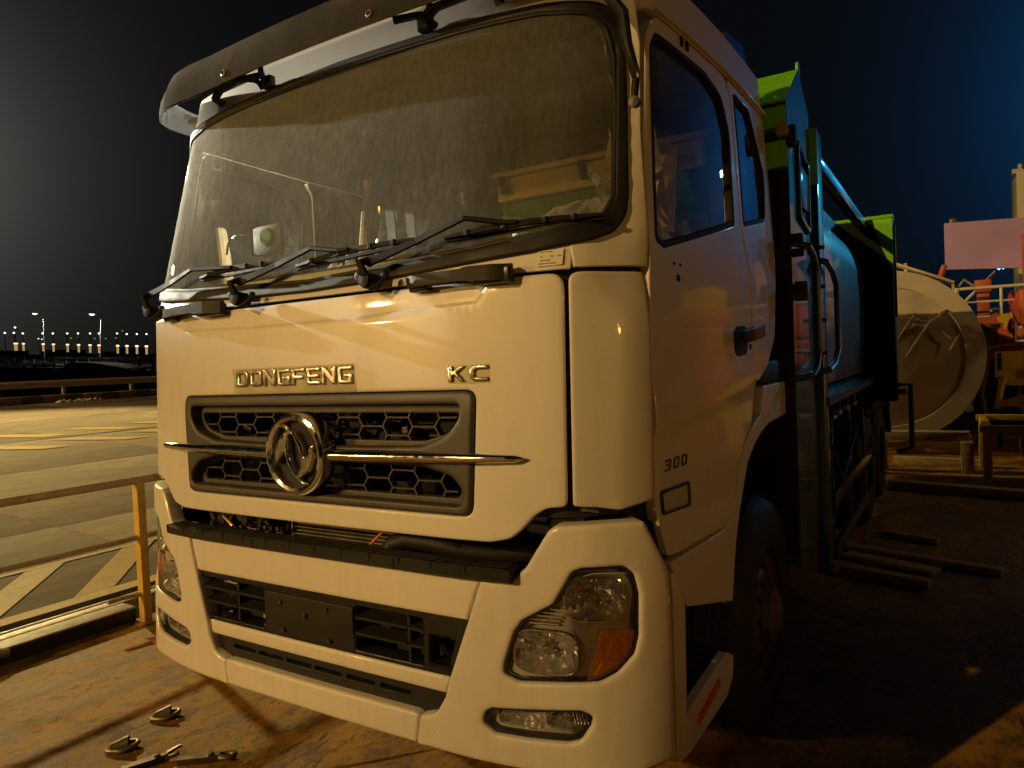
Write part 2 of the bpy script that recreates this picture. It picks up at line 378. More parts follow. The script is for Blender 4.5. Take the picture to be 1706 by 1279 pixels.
# ---------------------------------------------------------------- the cab's curved skin: u = distance along the skin from the centre line, z = height
def Lz(z):
    if z < 1.88: return .046*(z-1.23)
    if z < 1.95: return .030+(z-1.88)/.07*.025
    return .055+.25*(z-1.95)
def sideX(y): return 1.2-.06*(max(0, 1.6-y)/1.35)**2
def bez(a, b, c, n): return [((1-t)**2*a[0]+2*t*(1-t)*b[0]+t*t*c[0], (1-t)**2*a[1]+2*t*(1-t)*b[1]+t*t*c[1]) for t in [i/n for i in range(1, n+1)]]
def mkplan(kind):
    if kind == 'cab':
        P = lambda x: .012*x*x+.25*max(0, x-.55)**2+3.5*max(0, x-.93)**2
        n = 106; xe = 1.06; pts = [(xe*i/n, P(xe*i/n)) for i in range(n+1)]
        pts += bez(pts[-1], (1.1384, .2309), (1.1418, .27), 16); pts += [(sideX(y), y) for y in [.27+i*.04 for i in range(1, 60)]]
    else:
        P = lambda x: .012*x*x+.25*max(0, x-.55)**2+2.0*max(0, x-.97)**2
        n = 112; xe = 1.12; pts = [(xe*i/n, P(xe*i/n)) for i in range(n+1)]
        pts += bez(pts[-1], (1.205, .2187), (1.205, .30), 16); pts += [(1.205, .30+i*.05) for i in range(1, 40)]
    us = []
    for i, p in enumerate(pts):
        us.append(p[0] if i <= n else us[-1]+math.hypot(p[0]-pts[i-1][0], p[1]-pts[i-1][1]))
    return us, pts
PLAN = {k: mkplan(k) for k in ('cab', 'bumper')}
def plan(u, k):
    us, pts = PLAN[k]; sg = -1 if u < 0 else 1; u = abs(u)
    i = min(max(bisect.bisect_left(us, u), 1), len(us)-1); t = (u-us[i-1])/(us[i]-us[i-1])
    return sg*(pts[i-1][0]+t*(pts[i][0]-pts[i-1][0])), pts[i-1][1]+t*(pts[i][1]-pts[i-1][1])
def smap(u, z, off=0., k='cab'):
    def f(u):
        x, y = plan(u, k); a = abs(u)
        if k == 'cab':
            fade = 1 if a < 1.06 else (1-.35*(a-1.06)/.16 if a < 1.22 else max(0, .65*(1-(a-1.22)/.85))); x *= 1-.03*max(0, z-1.95)
        else: fade = 1 if a < 1.12 else max(0, 1-(a-1.12)/.4)
        return x, y+Lz(z)*fade
    x, y = f(u)
    if off:
        x0, y0 = f(u-.004); x1, y1 = f(u+.004); dx, dy = x1-x0, y1-y0; l = math.hypot(dx, dy) or 1
        x += off*dy/l; y -= off*dx/l
    return Vector((x, y, z))
cab = lambda u, z, off=0.: smap(u, z, off, 'cab')
bum = lambda u, z, off=0.: smap(u, z, off, 'bumper')

def area(p): return .5*sum(p[i][0]*p[(i+1) % len(p)][1]-p[(i+1) % len(p)][0]*p[i][1] for i in range(len(p)))
def rpoly(pts, r=.01, seg=5, step=.04):
    """rounded, densely sampled outline; a point may carry its own radius"""
    pts = [(p[0], p[1], p[2] if len(p) > 2 else r) for p in pts]; n = len(pts); o = []
    for i in range(n):
        p = Vector(pts[i][:2]); a = Vector(pts[i-1][:2]); b = Vector(pts[(i+1) % n][:2]); rr = pts[i][2]
        d1 = a-p; d2 = b-p; l1 = d1.length; l2 = d2.length; d1 /= l1; d2 /= l2
        ang = d1.angle(d2) if l1 and l2 else PI
        if rr <= 0 or ang > PI*.985: o.append(p); continue
        t = min(rr/math.tan(ang/2), .45*l1, .45*l2); q0 = p+d1*t; q1 = p+d2*t
        for j in range(seg+1): s_ = j/seg; o.append((1-s_)**2*q0+2*s_*(1-s_)*p+s_*s_*q1)
    res = []
    for i in range(len(o)):
        a = o[i]; b = o[(i+1) % len(o)]; res.append((a.x, a.y)); k = int((b-a).length/step)
        for j in range(1, k+1): c = a+(b-a)*(j/(k+1)); res.append((c.x, c.y))
    if area(res) < 0: res.reverse()
    return res
def inset(p, d):
    n = len(p); o = []
    for i in range(n):
        a = Vector(p[i-1]); b = Vector(p[i]); c = Vector(p[(i+1) % n]); e1 = (b-a).normalized(); e2 = (c-b).normalized()
        n1 = Vector((-e1.y, e1.x)); n2 = Vector((-e2.y, e2.x)); m = n1+n2; l = m.length
        if l < 1e-6: m = n1
        else: m = m/l; m = m/max(.5, m.dot(n1))
        o.append((b.x+m.x*d, b.y+m.y*d))
    return o
def pip(x, y, p):
    c = False; j = len(p)-1
    for i in range(len(p)):
        xi, yi = p[i]; xj, yj = p[j]
        if (yi > y) != (yj > y) and x < (xj-xi)*(y-yi)/(yj-yi)+xi: c = not c
        j = i
    return c
def panel(name, outline, mapf, mat, parent=None, holes=(), off=0., thick=.02, r=.006, step=.05, disp=None, back=False, lines=()):
    """a skin panel with rounded edges and real openings, laid on mapf(u, z, offset)"""
    loops = [outline]+[list(reversed(h)) if area(h) > 0 else h for h in holes]     # holes clockwise: inset grows into the panel
    prof = [(0., -r), (.12*r, -.55*r), (.4*r, -.2*r), (r, 0.), (1.9*r, 0.)] if r > 0 else [(0., 0.)]
    V = []; D = []; E = []; first = []
    for lp in loops:
        for k, (d, h) in enumerate(prof):
            q = inset(lp, d) if d else lp; s0 = len(V); V += [Vector(p) for p in q]; D += [h]*len(q)
            E += [(s0+i, s0+(i+1) % len(q)) for i in range(len(q))]
            if k == 0: first.append((s0, len(q)))
    for ln in lines:
        s0 = len(V); V += [Vector(p) for p in ln]; D += [0.]*len(ln); E += [(s0+i, s0+i+1) for i in range(len(ln)-1)]
    xs = [p[0] for p in outline]; ys = [p[1] for p in outline]
    inner = inset(outline, 1.9*r+step*.35); outs = [inset(h, 1.9*r+step*.35) for h in loops[1:]]
    nx = int((max(xs)-min(xs))/step)+1; ny = int((max(ys)-min(ys))/step)+1
    for i in range(1, nx):
        for j in range(1, ny):
            x = min(xs)+i*step+(.5*step if j % 2 else 0); y = min(ys)+j*step
            if pip(x, y, inner) and not any(pip(x, y, h) for h in outs): V.append(Vector((x, y))); D.append(0.)
    res = delaunay_2d_cdt(V, E, [], 0, 1e-7)
    rv, rf, org = res[0], res[2], res[3]
    dep = [max((D[k] for k in org[i]), default=0.) if org[i] else 0. for i in range(len(rv))]
    fs = []
    for f in rf:
        cx = sum(rv[i].x for i in f)/len(f); cy = sum(rv[i].y for i in f)/len(f)
        if pip(cx, cy, outline) and not any(pip(cx, cy, h) for h in holes): fs.append(tuple(f))
    vs = [mapf(v.x, v.y, off+dep[i]+(disp(v.x, v.y) if disp else 0)) for i, v in enumerate(rv)]
    lut = {}
    for i, ol in enumerate(org):
        for k in ol: lut[k] = i
    for s0, n in first:
        base = len(vs); vs += [mapf(V[s0+i].x, V[s0+i].y, off-thick) for i in range(n)]
        for i in range(n):
            j = (i+1) % n; fs.append((lut[s0+i], base+i, base+j, lut[s0+j]))
    if back:
        b0 = len(vs); vs += [mapf(v.x, v.y, off-thick) for v in rv]
        fs += [tuple(b0+i for i in reversed(f)) for f in fs if all(i < len(rv) for i in f)]
    o = mesh(name, vs, fs, mat, parent, True, 50 if r > 0 else 40)
    return o
mir = lambda pts: [(-p[0],)+tuple(p[1:]) for p in reversed(pts)]
# ================================================================ the truck
T = thing('garbage_truck', 'new white cab garbage truck with green compactor body, parked on the rusty deck', 'garbage truck', (0, 3.5, 0))
def strip(pts, r, step=.04): return rpoly(pts, r, 5, step)

# ---- hood panel with its shallow scallop, opening for the grille
hood_o = rpoly([(-.966, 1.888, .045), (.966, 1.888, .045), (.963, 1.237, .02), (.905, 1.232, .05), (.867, 1.209, .06), (.829, 1.168, .05), (.795, 1.141, .05), (.73, 1.127, .08), (0, 1.125, 0),
                (-.73, 1.127, .08), (-.795, 1.141, .05), (-.829, 1.168, .05), (-.867, 1.209, .06), (-.905, 1.232, .05), (-.963, 1.237, .02)])
grille_o = rpoly([(-.700, 1.565, .03), (.690, 1.565, .03), (.672, 1.201, .035), (-.668, 1.201, .035)])
def sst(a, b, x): t = min(1, max(0, (x-a)/(b-a))); return t*t*(3-2*t)
def scd(u, z): return min(z-(1.806+.012*sst(.2, .7, abs(u))), (.700+.86*(z-1.816)-abs(u))*.76)
def scallop(u, z): return -.0065*sst(0., .012, scd(u, z))*(1-.0*u)
def scl_line(d):
    zl = lambda u: 1.806+.012*sst(.2, .7, abs(u))+d
    k = d/.76; ue = .700-k+.86*(zl(.69)-1.816)
    P_ = [(u_, zl(u_)) for u_ in [ue*(-1+2*i/60) for i in range(61)]]
    return [(-(.700-k+.86*(z-1.816)), z) for z in (1.868, 1.855, 1.84)]+P_+[((.700-k+.86*(z-1.816)), z) for z in (1.84, 1.855, 1.868)]
hood = panel('hood_panel', hood_o, cab, M['white'], T, [inset(grille_o, -.004)], 0, .03, .007, .03, scallop, False, [scl_line(d_) for d_ in (-.001, .003, .006, .009, .013)])
# dark void behind the panel gaps
panel('gap_backing', rpoly([(-1.19, 1.20, .02), (1.19, 1.20, .02), (1.19, 2.00, .02), (-1.19, 2.00, .02)]), cab, M['black'], T, [rpoly([(-.72, 1.58), (.72, 1.58), (.72, 1.19+.02), (-.72, 1.19+.02)], .01)], -.035, .005, 0, .08)
panel('cowl_panel', rpoly([(-.981, 1.898), (.981, 1.898), (.981, 1.985), (-.981, 1.985)], .006), cab, M['white'], T, (), -.002, .02, .004, .05)

# ---- windscreen surround, seal, glass
def ring_pts(kind):
    if kind == 'glass': R = [(0, 1.953), (.335, 1.967), (.70, 1.987), (.90, 2.008), (1.018, 2.03, .05), (1.052, 2.055, .03), (1.071, 2.11, .05), (1.066, 2.40), (1.060, 2.54, .1), (1.040, 2.635, .06), (1.0, 2.68, .06), (.846, 2.708, .1), (.538, 2.726), (.219, 2.737), (0, 2.742)]
    else: R = [(0, 1.917), (.344, 1.924), (.70, 1.944), (.89, 1.956), (1.02, 1.977, .08), (1.075, 2.005, .06), (1.110, 2.045, .06), (1.119, 2.105, .06), (1.112, 2.34), (1.104, 2.50, .1), (1.083, 2.655, .08), (1.035, 2.712, .08), (.86, 2.738, .1), (.54, 2.756), (.219, 2.766), (0, 2.771)]
    return R+[(-p[0],)+tuple(p[1:]) for p in R[1:-1]][::-1]
glass_o = rpoly(ring_pts('glass'), .02); seal_o = rpoly(ring_pts('seal'), .02)
U = [(-1.163, 1.903), (-.987, 1.903), (-.987, 1.99)]
sl = [(p[0], p[1]) for p in ring_pts('seal')]
right = [p for p in sl[:len(ring_pts('seal'))//2+1]]
ins = inset(seal_o, .02)
# walk the inner boundary of the surround from lower left over the top to lower right
def walk(o):
    o = list(o); n = len(o); i0 = min(range(n), key=lambda i: (o[i][0]+.985)**2+(o[i][1]-1.985)**2); i1 = min(range(n), key=lambda i: (o[i][0]-.985)**2+(o[i][1]-1.985)**2)
    a = [o[(i0-k) % n] for k in range(((i0-i1) % n)+1)]; return a       # seal outline runs anticlockwise: go backwards
wk = walk(ins)
sur = [(-1.163, 2.60), (-1.165, 2.3), (-1.2, 1.93), (-1.2, 1.903), (-.987, 1.903)]+wk+[(.987, 1.903), (1.2, 1.903), (1.2, 1.93), (1.165, 2.3), (1.163, 2.60), (1.135, 2.74), (1.11, 2.865)]
sur += [(x, 2.865) for x in [1.05-.1*i for i in range(22)]]+[(-1.11, 2.865), (-1.135, 2.74)]
sur = rpoly(sur, 0, 1, .04)
panel('windscreen_surround', sur, cab, M['white'], T, (), 0, .03, .004, .04, lambda u, z: .008*sst(1.118, 1.128, abs(u))*sst(1.95, 1.99, z))
panel('windscreen_seal', inset(seal_o, -.002), cab, M['rubber'], T, [inset(glass_o, .002)], .013, .03, .011, .05)
panel('seal_lip', inset(glass_o, -.004), cab, M['rubber'], T, [inset(glass_o, .009)], .010, .02, .004, .05)
panel('windscreen', inset(glass_o, -.006), cab, M['windscreen'], T, (), .002, .004, 0, .045)
# black printed band under the top of the glass
panel('sun_band', rpoly([(-.98, 2.60), (.98, 2.60), (1.03, 2.66), (.85, 2.72), (0, 2.75), (-.85, 2.72), (-1.03, 2.66)], .02), cab, glass('tinted_windscreen_band', (.50, .46, .40), (.05, .12), (.16, .13, .09), gl=.2), T, (), -.006, .003, 0, .06)
# corner panels beside the hood
for sg in (1, -1):
    cpz = [(.977, 1.889, .03), (1.12, 1.889), (1.197, 1.889, .012), (1.200, 1.60), (1.194, 1.236, .012), (1.079, 1.219, .05), (1.03, 1.231), (.977, 1.238, .01)]
    def ledge(u, z): return -.012*sst(1.80, 1.885, z)*sst(1.0, 1.1, abs(u)) + .010*sst(1.02, 1.09, abs(u))*(1-sst(1.72, 1.84, z))
    panel('corner_panel', rpoly(cpz if sg > 0 else mir(cpz), .012), cab, M['white'], T, (), 0, .03, .006, .035, ledge)

# ---- doors, quarter panels, fenders: side skin, both sides
door_o = [(1.207, 1.20), (1.282, 1.05, .02), (1.765, 1.040, .05), (1.88, 1.07, .04), (1.945, 1.21, .06), (2.04, 1.305, .08), (2.16, 1.365, .08), (2.205, 1.50, .06), (2.20, 1.95), (2.115, 2.12, .05), (2.095, 2.62, .06), (2.02, 2.692, .05), (1.27, 2.692, .06), (1.19, 2.62, .05), (1.172, 2.3), (1.206, 1.95), (1.211, 1.6)]
win1_o = [(1.243, 1.985, .03), (1.232, 2.162), (1.225, 2.345), (1.218, 2.575, .05), (1.262, 2.636, .05), (1.75, 2.637), (1.96, 2.60, .12), (2.046, 2.48, .12), (2.026, 2.126, .025), (1.30, 1.968, .03)]
win2_o = [(2.158, 2.14, .02), (2.153, 2.438), (2.135, 2.66, .03), (2.371, 2.655, .06), (2.585, 2.42, .10), (2.54, 2.215, .06)]
quar_o = [(2.122, 2.125), (2.213, 1.955), (2.216, 1.53, .03), (2.30, 1.525, .05), (2.46, 1.585, .06), (2.62, 1.71, .08), (2.70, 2.05, .2), (2.675, 2.45, .2), (2.64, 2.692), (2.06, 2.692), (2.104, 2.625)]
fend_o = [(1.292, 1.028, .012), (1.763, 1.024, .02), (1.893, 1.062, .03), (1.962, 1.205, .05), (2.05, 1.292, .06), (2.17, 1.350, .05), (2.30, 1.385), (2.36, 1.50, .03), (2.87, 1.50, .02), (2.89, 1.352, .02), (2.69, 1.342, .05), (2.44, 1.335), (2.302, 1.310, .1), (2.19, 1.275, .1), (2.077, 1.217, .1), (1.953, 1.055, .1), (1.897, .955, .1), (1.862, .85), (1.832, .745, .012), (1.80, .760), (1.42, .858, .02)]
crease = lambda u, z: .012*sst(1.40, 1.455, z-.085*(abs(u)-1.29)) - .012*sst(1.455, 1.60, z-.085*(abs(u)-1.29)) + .010*sst(1.28, 1.34, abs(u))*(1-sst(1.09, 1.12, z))
for sg in (1, -1):
    q = (lambda p: p) if sg > 0 else mir
    d = panel('door', rpoly(q(door_o), .012), cab, M['white'], T, [rpoly(q(win1_o), .02)], .002, .035, .005, .04, crease)
    w1 = rpoly(q(win1_o), .02)
    panel('window_rubber', inset(w1, -.004), cab, M['rubber'], d, [inset(w1, .018)], .004, .03, .005, .06)
    panel('window_glass', inset(w1, -.002), cab, M['window'], d, (), -.012, .004, 0, .08)
    qp = panel('quarter_panel', rpoly(q(quar_o), .02), cab, M['white'], T, [rpoly(q(win2_o), .02)], .002, .035, .005, .045)
    w2 = rpoly(q(win2_o), .02)
    panel('window_rubber', inset(w2, -.004), cab, M['rubber'], qp, [inset(w2, .016)], .004, .03, .005, .06)
    panel('window_glass', inset(w2, -.002), cab, M['window'], qp, (), -.010, .004, 0, .08)
    panel('fender', rpoly(q(fend_o), .01), cab, M['white2'], T, (), .003, .04, .006, .04)
    # door furniture
    P = lambda u, z, o=0.: cab(sg*u, z, o)
    b = MB(); b.ribbon([P(1.955+.028*i, 1.700+.003*i, .035+.012*math.sin(PI*i/10)) for i in range(11)], .045, .022, (sg, 0, 0)); b.box(P(2.215, 1.72, .018), (.03, .05, .05), .006); b.box(P(1.965, 1.70, .018), (.03, .04, .045), .006)
    b.build('door_handle', M['gloss_black'], d)
    panel('handle_recess', rpoly([(sg*1.95, 1.625), (sg*2.13, 1.635), (sg*2.13, 1.75), (sg*1.95, 1.74)], .05), cab, M['plastic'], d, (), .004, .004, .002, .06)
    for uu, zz, rr in ((1.412, 1.882, .011), (1.425, 1.925, .005), (1.375, 1.925, .005), (2.165, 1.665, .012)):
        b = MB(); b.lathe([(0, .006), (rr, .006), (rr, -.004)], P(uu, zz), (sg, 0, 0), 12); b.build('plug', M['black'], d)
    # small vents over the window
    for k in range(2):
        b = MB(); b.box(P(1.50+.055*k, 2.672, .004), (.012, .018, .03), .002); b.build('clip', M['plastic'], d)
    panel('roof_gutter', rpoly([(sg*1.20, 2.700), (sg*1.40, 2.722), (sg*2.60, 2.722), (sg*2.66, 2.70), (sg*2.60, 2.705), (sg*1.40, 2.705)], .006), cab, M['white'], T, (), .016, .03, .005, .06)
    # marker lamp in the door's lower front corner
    ind = [(1.232, 1.252), (1.243, 1.178), (1.452, 1.168), (1.446, 1.250)]
    panel('side_lamp_frame', rpoly(q(ind), .014), cab, M['gloss_black'], d, [inset(rpoly(q(ind), .014), .010)], .010, .02, .004, .05)
    il = panel('side_lamp', inset(rpoly(q(ind), .014), .009), cab, M['lens'], d, (), .011, .003, 0, .05)
    b = MB()
    for k in range(9): b.box(P(1.33+.006*k, 1.212, -.006), (.012, .0035, .058))
    b.build('lamp_flute', M['brass'], il); b = MB(); b.box(P(1.345, 1.212, -.016), (.006, .20, .075)); b.build('lamp_back', M['lamp_grey'], il)

# ---- roof
prof = [(0., 2.70), (0., 2.80), (.010, 2.855), (.030, 2.895), (.075, 2.93), (.16, 2.955), (.35, 2.972), (.7, 2.985), (.97, 2.99)]
ro = []; us_ = [2.66-.06*i for i in range(45)]
for s_, z in prof:
    row = []
    for u in us_+[-x for x in us_[::-1]]:
        p = cab(u, min(z, 2.86), 0.); p.y += .45*max(0, z-2.86); row.append(((p.x)*(1-s_), .95+(p.y-.95)*(1-s_), z))
    ro.append(row)
rv = [p for r_ in ro for p in r_]; nn = len(ro[0])
rf = [(i*nn+j, i*nn+(j+1) % nn, (i+1)*nn+(j+1) % nn, (i+1)*nn+j) for i in range(2, len(ro)-1) for j in range(nn)]+[tuple(range((len(ro)-1)*nn, len(ro)*nn))]
for sg in (1, -1):      # side strips of the roof edge above the doors
    o_ = [(1.12, 2.70), (2.64, 2.70), (2.60, 2.858), (1.10, 2.858)]
    panel('roof_side', rpoly(o_ if sg > 0 else mir(o_), .0), cab, M['white'], T, (), 0, .02, 0, .05)
mesh('roof', rv, rf, M['white'], T, True, 60)
b = MB(); b.box((0, 1.72, 2.1), (2.26, .03, 1.6), .004); b.build('rear_wall', M['black'], T)
for sg in (1, -1):
    b = MB(); b.prism([(1.36, 2.865), (1.40, 2.995), (1.68, 3.035), (1.78, 2.95), (1.73, 2.92), (1.64, 2.975), (1.50, 2.955), (1.46, 2.865)], lambda y, z: (sg*1.10, y, z), lambda y, z: (sg*1.06, y, z)); b.build('roof_bracket', M['gloss_black'], T, False)

# ---- grille
gf_in1 = [(-.650, 1.528, .03), (.640, 1.528, .03), (.640, 1.490, .06), (.600, 1.438, .08), (.500, 1.402, .12), (.28, 1.396), (-.28, 1.396), (-.50, 1.402, .12), (-.615, 1.438, .08), (-.650, 1.490, .06)]
gf_in2 = [(-.645, 1.232, .02), (-.650, 1.270, .04), (-.60, 1.318, .08), (-.49, 1.343, .12), (-.28, 1.349), (.28, 1.349), (.50, 1.343, .12), (.61, 1.315, .08), (.648, 1.27, .04), (.640, 1.228, .02)]
g1 = rpoly(gf_in1); g2 = rpoly(gf_in2)
G = panel('grille_frame', inset(grille_o, -.001), cab, M['grey_plastic'], T, [g1, g2], .010, .05, .010, .04, lambda u, z: -.004*sst(1.5, 1.56, z))
h1 = inset(g1, .022); h2 = rpoly([(-.618, 1.246, .03), (-.625, 1.272, .04), (-.575, 1.312, .08), (-.47, 1.333, .1), (.47, 1.333, .1), (.585, 1.310, .08), (.622, 1.272, .04), (.612, 1.243, .03)])
h1 = rpoly([(-.625, 1.500, .02), (.615, 1.500, .02), (.610, 1.475, .05), (.575, 1.437, .08), (.48, 1.413, .1), (-.48, 1.413, .1), (-.585, 1.437, .08), (-.622, 1.475, .05)])
panel('grille_ledge', inset(g1, -.01), cab, M['grey_plastic'], G, [h1], -.030, .03, .003, .05)
panel('grille_ledge', inset(g2, -.01), cab, M['grey_plastic'], G, [h2], -.030, .03, .003, .05)
def honey(hole, z0, u0, name):
    hb = inset(hole, -.006); b = MB(); a = .044; dgl = .0185; hh = .0285; per = 2*(2*a/2+0)+.0
    segs = []; pitch = .1055
    for i in range(-8, 9):
        for j in range(-2, 3):
            cx = u0+i*pitch; cz = z0+j*2*hh+(hh if i % 2 else 0)
            c = [(cx-a-dgl, cz), (cx-a, cz+hh), (cx+a, cz+hh), (cx+a+dgl, cz), (cx+a, cz-hh), (cx-a, cz-hh)]
            # adjacent cells share slanted walls; a horizontal rib joins cell rows
            segs += [(c[0], c[1]), (c[1], c[2]), (c[2], c[3])]
    for p, q_ in segs:
        k = 4
        pts = [(p[0]+(q_[0]-p[0])*t/k, p[1]+(q_[1]-p[1])*t/k) for t in range(k+1)]
        ins_ = [pt for pt in pts if pip(pt[0], pt[1], hb)]
        if len(ins_) < 2: continue
        P0, P1 = ins_[0], ins_[-1]
        A = cab(P0[0], P0[1], -.044); B = cab(P1[0], P1[1], -.044)
        b.ribbon([A, B], .0048, .022, (0, -1, 0))
    b.build(name, M['grey_plastic'], G, False)
honey(h1, 1.457, -.05, 'honeycomb_mesh'); honey(h2, 1.290, -.03, 'honeycomb_mesh')

# ---- emblem: ring, dished disc and two interlocking wing blades
EC = (-.008, 1.369); ER = .140
E0 = lambda x, z, o=0.: Vector((EC[0]+ER*x, cab(0, EC[1], 0).y-.042-o, EC[1]+ER*z))
em = MB(); em.lathe([(.80*ER, -.02), (.80*ER, .008), (.825*ER, .015), (.90*ER, .019), (.975*ER, .015), (1.0*ER, .006), (1.0*ER, -.045)], E0(0, 0), (0, -1, 0), 64)
EM = em.build('emblem_ring', M['chrome'], T)
b = MB(); b.lathe([(0, -.012), (.4*ER, -.012), (.82*ER, -.008)], E0(0, 0), (0, -1, 0), 40); b.build('emblem_disc', M['plastic'], EM)
bl = [(-.58, .70), (-.42, .74), (-.26, .70), (.05, .53), (.26, .22), (.34, -.04), (.50, .10), (.66, .30), (.69, -.06), (.50, -.40), (.28, -.52), (.03, -.58), (.15, -.44), (.20, -.30), (.215, -.08), (.14, .20), (-.03, .45), (-.30, .63)]
for k in (1, -1):
    pts = rpoly([(k*x, k*z) for x, z in bl], .03, 3, .12)
    panel('emblem_wing', pts, lambda x, z, o=0.: E0(x, z, o+.004+.010*max(0, 1-(x*x+z*z))), M['chrome'], EM, (), .006, .02, .045, .07, None) if False else None
    def wmap(x, z, o=0.): return E0(x, z, o*ER+.002)
    panel('emblem_wing', pts, wmap, M['chrome'], EM, (), .10, .22, .07, .06)
# chrome bars
for sg in (-1, 1):
    b = MB(); n = 26
    u0, u1 = (.148, .852); pts = []; rr = []
    for i in range(n+1):
        t = i/n; u = sg*(u0+(u1-u0)*t)-.005; p = cab(u, 1.373-.006*(1-t), .030-.014*t); pts.append(p); rr.append(.0205*(1-.48*t**2.2) if t < .965 else .0205*.555*math.sqrt(max(.05, 1-((t-.965)/.035)**2)))
    b.tube(pts, rr, 14); b.build('chrome_bar', M['chrome'], T)

# ---- raised lettering
GL = {
 'D': ([(0, 0), (.80, 0), (1, .18), (1, .82), (.80, 1), (0, 1)], [(.24, .2), (.70, .2), (.76, .26), (.76, .74), (.70, .8), (.24, .8)]),
 'O': ([(.16, 0), (.84, 0), (1, .15), (1, .85), (.84, 1), (.16, 1), (0, .85), (0, .15)], [(.24, .24), (.76, .24), (.76, .78), (.24, .78)]),
 'N': ([(0, 0), (.23, 0), (.23, .60), (.74, 0), (1, 0), (1, 1), (.77, 1), (.77, .40), (.26, 1), (0, 1)], None),
 'G': ([(.15, 0), (1, 0), (1, .55), (.46, .55), (.46, .37), (.76, .37), (.76, .2), (.24, .2), (.24, .8), (1, .8), (1, 1), (.15, 1), (0, .86), (0, .14)], None),
 'F': ([(0, 0), (.24, 0), (.24, .36), (.86, .36), (.86, .56), (.24, .56), (.24, .8), (1, .8), (1, 1), (.14, 1), (0, .88)], None),
 'E': ([(.12, 0), (1, 0), (1, .19), (.24, .19), (.24, .41), (.90, .41), (.90, .59), (.24, .59), (.24, .81), (1, .81), (1, 1), (.12, 1), (0, .88), (0, .12)], None),
 'K': ([(0, 0), (.25, 0), (.25, .34), (.36, .44), (.70, 0), (1, 0), (.55, .58), (.98, 1), (.66, 1), (.25, .62), (.25, 1), (0, 1)], None),
 'C': ([(.22, 0), (1, 0), (1, .24), (.36, .24), (.27, .34), (.27, .66), (.36, .76), (1, .76), (1, 1), (.22, 1), (0, .78), (0, .22)], None),
 '3': ([(0, 0), (.84, 0), (1, .14), (1, .44), (.92, .5), (1, .56), (1, .86), (.84, 1), (0, 1), (0, .8), (.74, .8), (.74, .6), (.2, .6), (.2, .4), (.74, .4), (.74, .2), (0, .2)], None),
 '0': ([(.16, 0), (.84, 0), (1, .15), (1, .85), (.84, 1), (.16, 1), (0, .85), (0, .15)], [(.27, .2), (.73, .2), (.73, .8), (.27, .8)])}
def word(txt, u0, u1, z0, z1, gap, mat, th=.008, slant=0., mp=cab):
    n = len(txt); w = (u1-u0-gap*(n-1))/n
    for i, ch in enumerate(txt):
        a = u0+i*(w+gap); o, h = GL[ch]
        f = lambda p: (a+w*(p[0]+slant*p[1]), z0+(z1-z0)*p[1])
        panel('letter' if ch.isalpha() else 'numeral', rpoly([f(p) for p in o], .0, 1, .05), mp, mat, T, [rpoly([f(p) for p in h], 0, 1, .05)] if h else (), th, th, .0028, .03)
word('DONGFENG', -.366, .217, 1.599, 1.657, .009, M['satin_chrome'])
word('KC', .603, .737, 1.594, 1.640, .016, M['satin_chrome'])
word('300', 1.270, 1.436, 1.301, 1.336, .018, M['steel'], .005, .18)
for o_ in ([(-.395, 1.664), (.222, 1.664), (.234, 1.568), (-.382, 1.574)], [(.598, 1.642), (.742, 1.643), (.742, 1.588), (.600, 1.588)]):
    panel('protective_film', rpoly(o_, .003), cab, M['sticker_film'], T, (), .0015, .001, 0, .05, lambda u, z: .0008*math.sin(37*u+5*z)+.0006*math.sin(90*z+11*u))
st = panel('printed_label', rpoly([(.884, 1.955), (.957, 1.957), (.958, 1.911), (.886, 1.909)], .002), cab, M['paper'], T, (), .003, .001, 0, .03)
b = MB()
for zz, ua, ub in ((1.951, .892, .905), (1.951, .908, .928), (1.937, .894, .901), (1.937, .922, .932), (1.937, .942, .953), (1.926, .894, .925), (1.917, .890, .940)):
    b.prism([(ua, zz-.0018), (ub, zz-.0018), (ub, zz+.0018), (ua, zz+.0018)], lambda u, z: cab(u, z, .0032), lambda u, z: cab(u, z, .0038))
b.build('label_print', M['ink'], st, False)

# ---- bumper
cor = [(.452, .487, .006), (.70, .489), (1.0, .495), (1.243, .512, .015), (1.243, .75), (1.240, .955), (1.234, 1.041, .05), (1.185, 1.133, .05), (1.156, 1.190, .02), (1.047, 1.190), (.932, 1.184, .03), (.907, 1.170, .03), (.867, 1.108, .05), (.838, 1.062, .05), (.800, 1.030, .01), (.695, 1.016, .01), (.646, .881), (.580, .711), (.562, .650, .03), (.528, .596, .05), (.466, .577, .008)]
hl = [(.764, .752, .03), (.767, .785), (.800, .878, .02), (.825, .912, .02), (.916, .964, .03), (.943, 1.008, .02), (.972, 1.058, .03), (1.0, 1.069, .02), (1.100, 1.072, .03), (1.124, 1.045, .03), (1.137, .991, .05), (1.134, .876, .04), (1.121, .828, .05), (1.081, .780, .05), (1.040, .758, .04), (.81, .737, .03)]
fg = [(.693, .601, .02), (.702, .634, .02), (.725, .649, .02), (.99, .678, .03), (1.021, .664, .02), (1.014, .638, .02), (.988, .598, .03), (.950, .586, .03), (.837, .580, .03), (.735, .578, .03)]
def superell(cx, cz, a, b_, n=18, e=.55):
    return [(cx+a*math.copysign(abs(math.cos(2*PI*i/n))**e, math.cos(2*PI*i/n)), cz+b_*math.copysign(abs(math.sin(2*PI*i/n))**e, math.sin(2*PI*i/n))) for i in range(n)]
